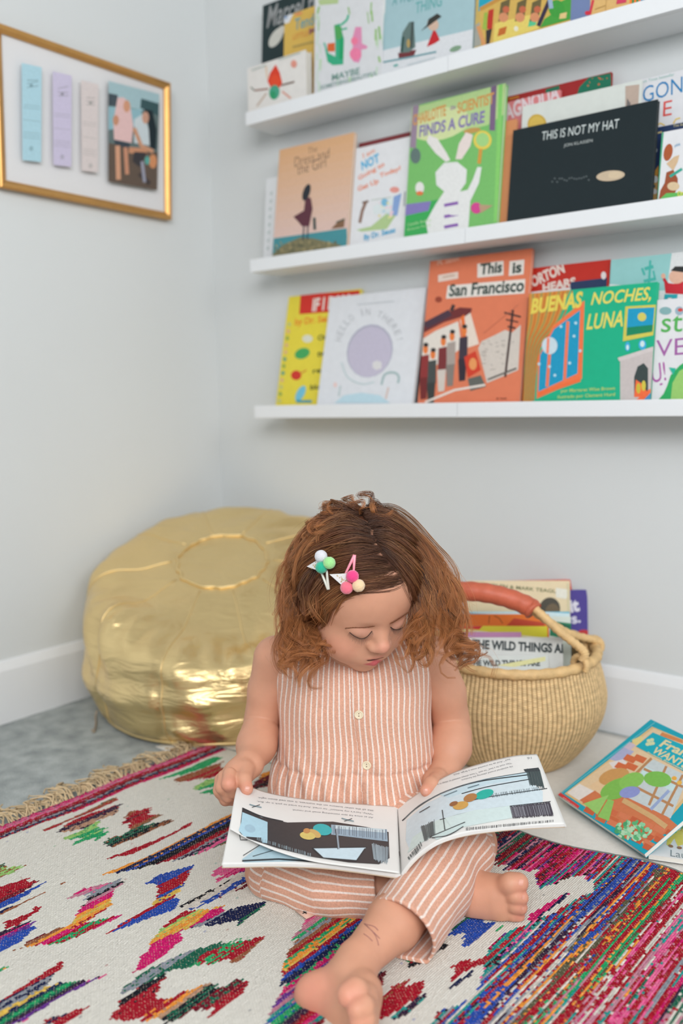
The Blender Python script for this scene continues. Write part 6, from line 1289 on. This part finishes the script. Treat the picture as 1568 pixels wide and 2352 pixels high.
def rug():
    s1, t0, t1 = 1.30, -0.62, 0.475
    ns, nt = int(s1 / PS), int((t1 - t0) / PT)
    S = (np.arange(ns) + .5) * PS; T = t0 + (np.arange(nt) + .5) * PT
    SS, TT = np.meshgrid(S, T, indexing='ij')
    r = np.random.RandomState(3)
    jog = np.repeat(r.uniform(-.010, .010, (ns // 3 + 1, 1)), 3, 0)[:ns] + r.uniform(-.002, .002, (ns, 1))
    C = np.empty((ns, nt, 3)); base = np.array(lin(PAL['c'])); C[:] = base * (1 + r.normal(0, .025, (ns, nt, 1)))
    colr = np.zeros((ns, nt))
    def fill(poly, letters, seq=None):
        Q = [st(p) for p in poly]; smin, smax = min(q[0] for q in Q), max(q[0] for q in Q)
        m = inside(Q, SS, TT + jog)
        if not m.any(): return
        row = np.arange(ns); f = (S - smin) / max(smax - smin, 1e-6) * len(letters) + r.normal(0, .22, ns)
        li = np.clip(f.astype(int), 0, len(letters) - 1)
        A = np.array([lin(PAL[c]) for c in letters]); rowc = A[li]
        alt = A[np.clip(li + r.choice([-1, 1], ns), 0, len(letters) - 1)]
        mixp = r.choice([0.04, .12, .3, .45], ns, p=[.45, .25, .2, .1])
        pick = r.rand(ns, nt) < mixp[:, None]
        col = np.where(pick[..., None], alt[:, None], rowc[:, None]) * (1 + r.normal(0, .10, (ns, nt, 1)))
        C[m] = col[m]; colr[m] = 1
    for poly, letters in MOT: fill(poly, letters)
    # the big striped diamond
    m = inside([st(p) for p in DENSE], SS, TT + jog); sv = np.array([st(p[:2])[0] for p in STOPS]); o = np.argsort(sv); sv = sv[o]; let = [STOPS[i][2] for i in o]
    more = 'rmwkGrsvdmtrrobuxGrmhrdGtgrvmiwnbxubrgpdtrkGrmw'; k = 0
    while sv[-1] < s1: sv = np.append(sv, sv[-1] + r.choice([.004, .008, .011, .015])); let.append(more[k % len(more)]); k += 1
    A = np.array([lin(PAL[c]) for c in let])
    wav = 0.006 * np.sin(TT * 9 + SS * 14) + .004 * np.sin(TT * 23 + SS * 31)
    li = np.clip(np.searchsorted(sv, SS + wav) - 1, 0, len(let) - 1)
    seg = np.cumsum(r.rand(ns, nt) < .012, axis=1); ofs = r.choice([0, 0, 0, 0, 1, -1, 2, -2, 3, -4, 6], (ns, int(seg.max()) + 1))
    li = np.clip(li + np.take_along_axis(ofs, seg, 1), 0, len(let) - 1)
    rowmix = r.choice([.03, .1, .3, .5], (ns, 1), p=[.4, .25, .25, .1]); pick = r.rand(ns, nt) < rowmix
    li2 = np.clip(li + r.choice([-2, -1, 1, 2], (ns, 1)), 0, len(let) - 1)
    col = np.where(pick[..., None], A[li2], A[li]) * (1 + r.normal(0, .12, (ns, nt, 1))); C[m] = col[m]; colr[m] = 1
    # single stray picks
    for _ in range(160):
        i, j = r.randint(0, ns), r.randint(0, nt - 2)
        if colr[i, j] == 0: C[i, j] = np.array(lin(PAL[r.choice(list('rgbtn'))])) * .4 + base * .6
    # vertices: the far selvage wanders, threads stand up a little
    sg = np.arange(ns + 1) * PS; tg = t0 + np.arange(nt + 1) * PT; SG, TG = np.meshgrid(sg, tg, indexing='ij')
    edge = 1 + np.clip((TG + .1) / (t1 + .1), 0, 1) * (0.10 * np.clip(SG / .7, 0, 1.3) + .016 * np.sin(SG * 21 + 1) * np.clip(SG * 4, 0, 1))
    TGp = np.where(TG > -.1, -.1 + (TG + .1) * edge, TG); SGp = SG + .004 * np.sin(TG * 17) * np.exp(-SG * 10)
    Z = 0.0078 + r.normal(0, .00035, SG.shape) + .0012 * np.sin(SG * 11 + TG * 7) + .0008 * np.sin(TG * 31 + SG * 5)
    XY = RO + SGp[..., None] * RN + TGp[..., None] * RD
    V = np.concatenate([XY, Z[..., None]], -1).reshape(-1, 3)
    i, j = np.meshgrid(np.arange(ns), np.arange(nt), indexing='ij'); n1 = nt + 1
    F = np.stack([i * n1 + j, (i + 1) * n1 + j, (i + 1) * n1 + j + 1, i * n1 + j + 1], -1).reshape(-1, 4).astype(np.int32)
    # pattern coordinates for the weave relief
    m_, N, L, b = new_mat('kilim_weave'); b.inputs['Roughness'].default_value = .92; b.inputs['Specular IOR Level'].default_value = .12; b.inputs['Sheen Weight'].default_value = 0.0
    at_ = N.new('ShaderNodeVertexColor'); at_.layer_name = 'Col'
    ua, va, ca = (N.new('ShaderNodeAttribute') for _ in range(3)); ua.attribute_name = 'ws'; va.attribute_name = 'wt'; ca.attribute_name = 'dyed'
    def M_(op, a, b_=None, c_=None):
        x = N.new('ShaderNodeMath'); x.operation = op
        for q, v in enumerate((a, b_, c_)):
            if v is None: continue
            if isinstance(v, (int, float)): x.inputs[q].default_value = v
            else: L.new(v, x.inputs[q])
        return x.outputs[0]
    fl_s = M_('FLOOR', ua.outputs['Fac']); par = M_('MULTIPLY', M_('MODULO', fl_s, 2.0), .5)
    vv = M_('ADD', va.outputs['Fac'], par)
    hs = M_('ABSOLUTE', M_('SINE', M_('MULTIPLY', ua.outputs['Fac'], math.pi))); ht = M_('ABSOLUTE', M_('SINE', M_('MULTIPLY', vv, math.pi)))
    hgt = M_('MULTIPLY', M_('POWER', hs, .42), M_('ADD', M_('MULTIPLY', M_('POWER', ht, .5), .65), .35))
    cmb = N.new('ShaderNodeCombineXYZ'); L.new(ua.outputs['Fac'], cmb.inputs[0]); L.new(va.outputs['Fac'], cmb.inputs[1])
    ns1 = N.new('ShaderNodeTexNoise'); ns1.inputs['Scale'].default_value = .9; ns1.inputs['Detail'].default_value = 3; L.new(cmb.outputs[0], ns1.inputs['Vector'])
    ns2 = N.new('ShaderNodeTexNoise'); ns2.inputs['Scale'].default_value = 7; ns2.inputs['Detail'].default_value = 3; L.new(cmb.outputs[0], ns2.inputs['Vector'])
    # warp threads show as pale specks between the weft loops
    pick = M_('MULTIPLY', M_('LESS_THAN', ht, .22), M_('GREATER_THAN', hs, .42)); pick = M_('MULTIPLY', pick, M_('GREATER_THAN', ns1.outputs['Fac'], .52)); pick = M_('MULTIPLY', pick, ca.outputs['Fac'])
    mixc = N.new('ShaderNodeMix'); mixc.data_type = 'RGBA'; L.new(pick, mixc.inputs['Factor']); L.new(at_.outputs['Color'], mixc.inputs['A']); mixc.inputs['B'].default_value = (*lin((222, 206, 182)), 1)
    sc = N.new('ShaderNodeVectorMath'); sc.operation = 'SCALE'; L.new(mixc.outputs['Result'], sc.inputs[0]); L.new(M_('ADD', M_('MULTIPLY', ns2.outputs['Fac'], .5), .76), sc.inputs['Scale']); L.new(sc.outputs[0], b.inputs['Base Color'])
    hh = M_('ADD', hgt, M_('MULTIPLY', ns2.outputs['Fac'], .5)); bp = N.new('ShaderNodeBump'); bp.inputs['Strength'].default_value = .8; bp.inputs['Distance'].default_value = .0015; L.new(hh, bp.inputs['Height']); L.new(bp.outputs[0], b.inputs['Normal'])
    me = bpy.data.meshes.new('patterned_rug'); nf = len(F)
    me.vertices.add(len(V)); me.vertices.foreach_set('co', V.astype(np.float32).ravel()); me.loops.add(nf * 4); me.loops.foreach_set('vertex_index', F.ravel()); me.polygons.add(nf); me.polygons.foreach_set('loop_start', np.arange(0, nf * 4, 4, dtype=np.int32)); me.update(calc_edges=True)
    me.polygons.foreach_set('use_smooth', [True] * nf)
    cl = me.color_attributes.new('Col', 'FLOAT_COLOR', 'CORNER'); cc = np.ones((nf, 4, 4), np.float32); cc[..., :3] = np.clip(C, 0, 1).reshape(-1, 1, 3); cl.data.foreach_set('color', cc.ravel())
    for nm, arr in (('ws', SG / PS), ('wt', TG / PT)): a = me.attributes.new(nm, 'FLOAT', 'POINT'); a.data.foreach_set('value', arr.astype(np.float32).ravel())
    a = me.attributes.new('dyed', 'FLOAT', 'FACE'); a.data.foreach_set('value', colr.astype(np.float32).ravel())
    me.materials.append(m_); o = bpy.data.objects.new('patterned_rug', me); link(o)
    tag(o, 'multicoloured woven rug with jagged motifs on cream, under the seated child', 'rug')
    # hem under the edges
    # dark cord along the far selvage
    k = np.arange(0, ns + 1, 3); P = V.reshape(ns + 1, nt + 1, 3)[k, -1] + np.array([0, 0, -.001]); mb = MB(); mb.tube(P, .0022, 6); mb.build('selvage_cord', mat('selvage_cord', (112, 116, 112), .9), o)
    # fringe of loose looped warps along the left end
    mb = MB(); rr = random.Random(5); base_c = lin((208, 184, 146))
    for q in range(420):
        t = rr.uniform(-.60, .47); cl_ = math.sin(t * 60) * .5 + .5; p0 = RO + RD * t
        L_ = rr.uniform(.018, .05) * (.6 + .7 * cl_); sw = rr.uniform(-.03, .03); z0 = rr.uniform(.003, .010)
        pts = [np.array([*(p0 + RN * .004), .008])]
        a = rr.uniform(-.9, .9)
        for u in (.35, .7, 1.0):
            w = p0 - RN * L_ * u + RD * (sw * u + .008 * math.sin(a + u * 7)); pts.append(np.array([*w, z0 * (1 + 1.2 * math.sin(u * 2.6)) + .002]))
        if rr.random() < .6:
            w = pts[-1][:2] + RD * rr.uniform(-.014, .014) + RN * .012; pts.append(np.array([*w, z0 + rr.uniform(.002, .014)]))
        sh = rr.uniform(.75, 1.1); mb.tube(smooth_path(pts, 12), rr.uniform(.0011, .0017), 4, tuple(c * sh for c in base_c), cap=False)
    fo = mb.build('fringe', mat_vcol('fringe_cotton', .9, noise=.1, nscale=90), o); fo['kind'] = 'stuff'
    # loose coloured fibres standing off the weave
    mb = MB()
    for q in range(700):
        i_, j_ = rr.randrange(0, ns), rr.randrange(0, nt)
        if colr[i_, j_] == 0 and rr.random() < .8: continue
        p = V.reshape(ns + 1, nt + 1, 3)[i_, j_]; d = np.array([rr.uniform(-1, 1), rr.uniform(-1, 1), 0]); l = rr.uniform(.004, .013)
        pts = [p, p + d * l * .5 + np.array([0, 0, .0035]), p + d * l + np.array([rr.uniform(-.003, .003), rr.uniform(-.003, .003), rr.uniform(0, .003)])]
        mb.tube(smooth_path(pts, 5), .00022, 3, tuple(np.clip(C[i_, j_], 0, 1)), cap=False)
    lf = mb.build('loose_fibres', mat_vcol('loose_fibres', .9), o); lf['kind'] = 'stuff'
rug()
def back_rug():
    """plain pale rug reaching to the back wall under basket and pouf edge"""
    nx, ny = 60, 30
    x = np.linspace(.415, 2.3, nx); y = np.linspace(-.64, -.035, ny); X, Y = np.meshgrid(x, y, indexing='ij')
    X = X + (Y + .64) * .10; rr = np.random.RandomState(2)
    Z = .0042 + .0006 * np.sin(X * 9) * np.sin(Y * 13) + 0 * X
    V = np.stack([X, Y, Z], -1).reshape(-1, 3); i, j = np.meshgrid(np.arange(nx - 1), np.arange(ny - 1), indexing='ij')
    F = np.stack([i * ny + j, (i + 1) * ny + j, (i + 1) * ny + j + 1, i * ny + j + 1], -1).reshape(-1, 4)
    o = mesh_np('pale_rug', V, F, mat('pale_weave', (222, 219, 212), .92, noise=.04, nscale=120, bump=.5, bscale=420, spec=.12))
    sm = o.modifiers.new('thickness', 'SOLIDIFY'); sm.thickness = .0036; sm.offset = -1
    tag(o, 'plain pale rug under the straw basket, reaching from the patterned rug to the wall', 'rug')
    P = Print(np.array([0, 0, .0052]), np.array([1., 0, 0]), np.array([0, 1., 0]), np.array([0, 0, 1.]), 5, 5, step=.0001, margin=-5)
    P.poly([(505, 1686), (560, 1676), (580, 1684), (600, 1700), (545, 1690), (515, 1700), (520, 1692)], (206, 52, 62)); P.poly([(510, 1660), (560, 1650), (600, 1660), (560, 1676), (514, 1672)], (196, 40, 40))
    q = P.build('woven_motif', o)
back_rug()

# ------------------------------------------------------------------ books lying on the floor
def floor_book(bl, br, tl, t, cover, label, art, name='picture_book', hard=False, spine='L', back=None):
    e = br - bl; w = np.linalg.norm(e); ex = e / w; u = tl - bl; u = u - ex * (u @ ex); h = np.linalg.norm(u); ey = u / h; en = np.cross(ex, ey)
    root = book_solid(name, w, h, t, cover, spine, hard=hard); O = bl
    root.matrix_world = Matrix(((ex[0], ey[0], en[0], O[0]), (ex[1], ey[1], en[1], O[1]), (ex[2], ey[2], en[2], O[2]), (0, 0, 0, 1)))
    tag(root, label, 'book', 'picture books lying on the floor')
    P = Print(O, ex, ey, en, w, h); art(P); P.build('cover_print', root); return O, ex, ey, en, w, h
def teal_cover(P):
    P.poly([(1497, 1669), (1660, 1737), (1484, 1942), (1296, 1823)], (214, 182, 128)); P.poly([(1500, 1673), (1650, 1736), (1482, 1936), (1302, 1821)], (222, 196, 160))
    P.poly([(1302, 1821), (1330, 1800), (1400, 1836), (1484, 1936)], (224, 218, 212)); P.poly([(1330, 1838), (1420, 1782), (1560, 1900), (1482, 1936)], (206, 120, 80))
    P.poly([(1398, 1744), (1432, 1716), (1456, 1726), (1430, 1752)], (168, 172, 206)); P.poly([(1450, 1700), (1472, 1690), (1480, 1704), (1458, 1712)], (222, 206, 140)); P.poly([(1432, 1716), (1446, 1704), (1460, 1712), (1446, 1724)], (198, 184, 200)); P.poly([(1520, 1682), (1568, 1700), (1568, 1708), (1514, 1690)], (208, 132, 80))
    P.poly([(1398, 1752), (1430, 1744), (1440, 1752), (1410, 1768)], (222, 216, 214)); P.poly([(1352, 1806), (1420, 1762), (1460, 1790), (1400, 1840)], (224, 192, 152))
    r = random.Random(2)
    for row in range(7):                                             # brick courses
        for c in range(9):
            bx, by = 1344 + c * 27 + row * 14 - (row % 2) * 12, 1834 + row * 20 + c * 8 - 60 * 0 + (c - row) * 2
            if by < 1800 + (bx - 1344) * .0 or by > 1936 - max(0, 1484 - bx) * .58 + 6: continue
            P.poly([(bx, by), (bx + 22, by + 11), (bx + 15, by + 22), (bx - 7, by + 11)], r.choice([(204, 108, 72), (196, 96, 62), (212, 124, 88), (200, 104, 66)]))
    for c in range(5):
        bx, by = 1440 + (c % 2) * 22 - (c // 2) * 20, 1732 + (c // 2) * 18; P.poly([(bx, by), (bx + 24, by + 10), (bx + 14, by + 22), (bx - 10, by + 12)], (206, 106, 66))
    P.poly([(1478, 1762), (1500, 1744), (1580, 1784), (1540, 1880), (1436, 1830)], (196, 206, 208)); P.poly([(1480, 1760), (1560, 1798), (1548, 1820), (1470, 1780)], (196, 222, 222))
    for a, b in (((1496, 1742), (1430, 1806)), ((1478, 1766), (1568, 1808)), ((1530, 1760), (1490, 1850)), ((1452, 1804), (1546, 1852)), ((1568, 1780), (1520, 1872))): P.line([a, b], 6, (182, 134, 92))
    P.line([(1430, 1838), (1500, 1878), (1530, 1900)], 12, (206, 168, 118)); P.line([(1494, 1860), (1536, 1816)], 7, (150, 168, 206)); P.ell((1548, 1788), 6, 5, (230, 170, 70)); P.ell((1560, 1798), 6, 5, (230, 180, 80))
    # a rounded shrub and a basket stand where the cover shows its figure
    P.ell((1410, 1784), 36, 18, (200, 150, 92), -16); P.ell((1418, 1812), 42, 22, (124, 184, 84), -22); P.ell((1450, 1794), 30, 18, (134, 192, 92), -20); P.ell((1510, 1790), 32, 18, (122, 186, 84), 6); P.poly([(1340, 1846), (1398, 1826), (1372, 1872)], (150, 200, 110)); P.poly([(1372, 1876), (1396, 1836), (1410, 1840), (1398, 1886)], (140, 194, 100)); P.ell((1446, 1820), 24, 13, (140, 150, 206), -10)
    P.scatter((1416, 1888, 1494, 1928), 60, 7, [(90, 178, 120), (140, 206, 160), (70, 160, 110), (176, 216, 180)], 6)
    P.poly([(1460, 1715), (1499, 1683), (1640, 1741), (1604, 1790)], (16, 168, 186))
    P.text('Franklin', (1512, 1714), (1624, 1764), 22, (222, 208, 160), .03, 0); P.text('WANTS A PET', (1494, 1728), (1640, 1800), 19, (222, 208, 160), .03, 0); P.text('Paulette Bourgeois . Brenda Clark', (1484, 1731), (1640, 1806), 6, (210, 206, 160), .02, 0)
    for dx, dy in ((0, 0), (7, -2), (4, 7), (-3, 8), (9, 6)): P.ell((1490 + dx, 1702 + dy), 5, 4, (206, 214, 170))
    P.poly([(1283, 1818), (1331, 1852), (1322, 1866), (1274, 1828)], (206, 60, 62)); P.text('SCHOLASTIC', (1290, 1835), (1321, 1859), 7, (230, 170, 166), .02)
    P.line([(1291, 1822), (1504, 1660)], 1.5, (120, 200, 210))
bl = fl(1281, 1826, .022); br = fl(1479, 1962, .020)
lo, hi = 1.45, 2.0
for _ in range(50):                                               # depth that squares the corner
    m = (lo + hi) / 2
    if (at(1494, 1652, m) - bl) @ (br - bl) > 0: lo = m
    else: hi = m
tl = at(1494, 1652, (lo + hi) / 2)
FB = floor_book(bl, br, tl, .008, (16, 160, 180), 'teal bordered picture book propped up on the rug at the right edge', teal_cover)
def white_cover(P):
    P.text('Laura', (1539, 1967), (1600, 1976), 15, (120, 132, 136), .0); P.poly([(1534, 1912), (1568, 1905), (1568, 1940), (1556, 1944), (1548, 1926), (1536, 1944), (1530, 1940)], (222, 206, 96)); P.scatter((1544, 1890, 1575, 1912), 24, 4, [(120, 170, 90), (220, 130, 60), (80, 120, 190), (200, 170, 60)], 8); P.ell((1540, 1944), 6, 3, (150, 110, 80), 20); P.ell((1560, 1948), 6, 3, (150, 110, 80), 10)
wl = fl(1489, 1962, .0165); wr = fl(1640, 1984, .0165); wu = fl(1575, 1868, .0165)
floor_book(wl, wr, wl + (wu - wl) / np.linalg.norm(wu - wl) * .24, .008, (220, 220, 220), 'white paperback lying flat on the rug, partly under the teal book', white_cover)
# a thick closed book props up its far end
O, ex, ey, en, w, h = FB
zc = O + ey * h * .70; th_ = max(.02, zc[2] - .016)
root = book_solid('picture_book', .10, .10, th_, (150, 110, 96), 'L')
e2 = np.array([ex[0], ex[1], 0]); e2 /= np.linalg.norm(e2); f2 = np.array([-e2[1], e2[0], 0]); c = O + ey * h * .74 + ex * w * .06
root.matrix_world = Matrix(((e2[0], f2[0], 0, c[0]), (e2[1], f2[1], 0, c[1]), (0, 0, 1, .006 + th_), (0, 0, 0, 1)))
tag(root, 'thick brown book hidden under the raised end of the teal bordered book', 'book')
bpy.context.view_layer.update()
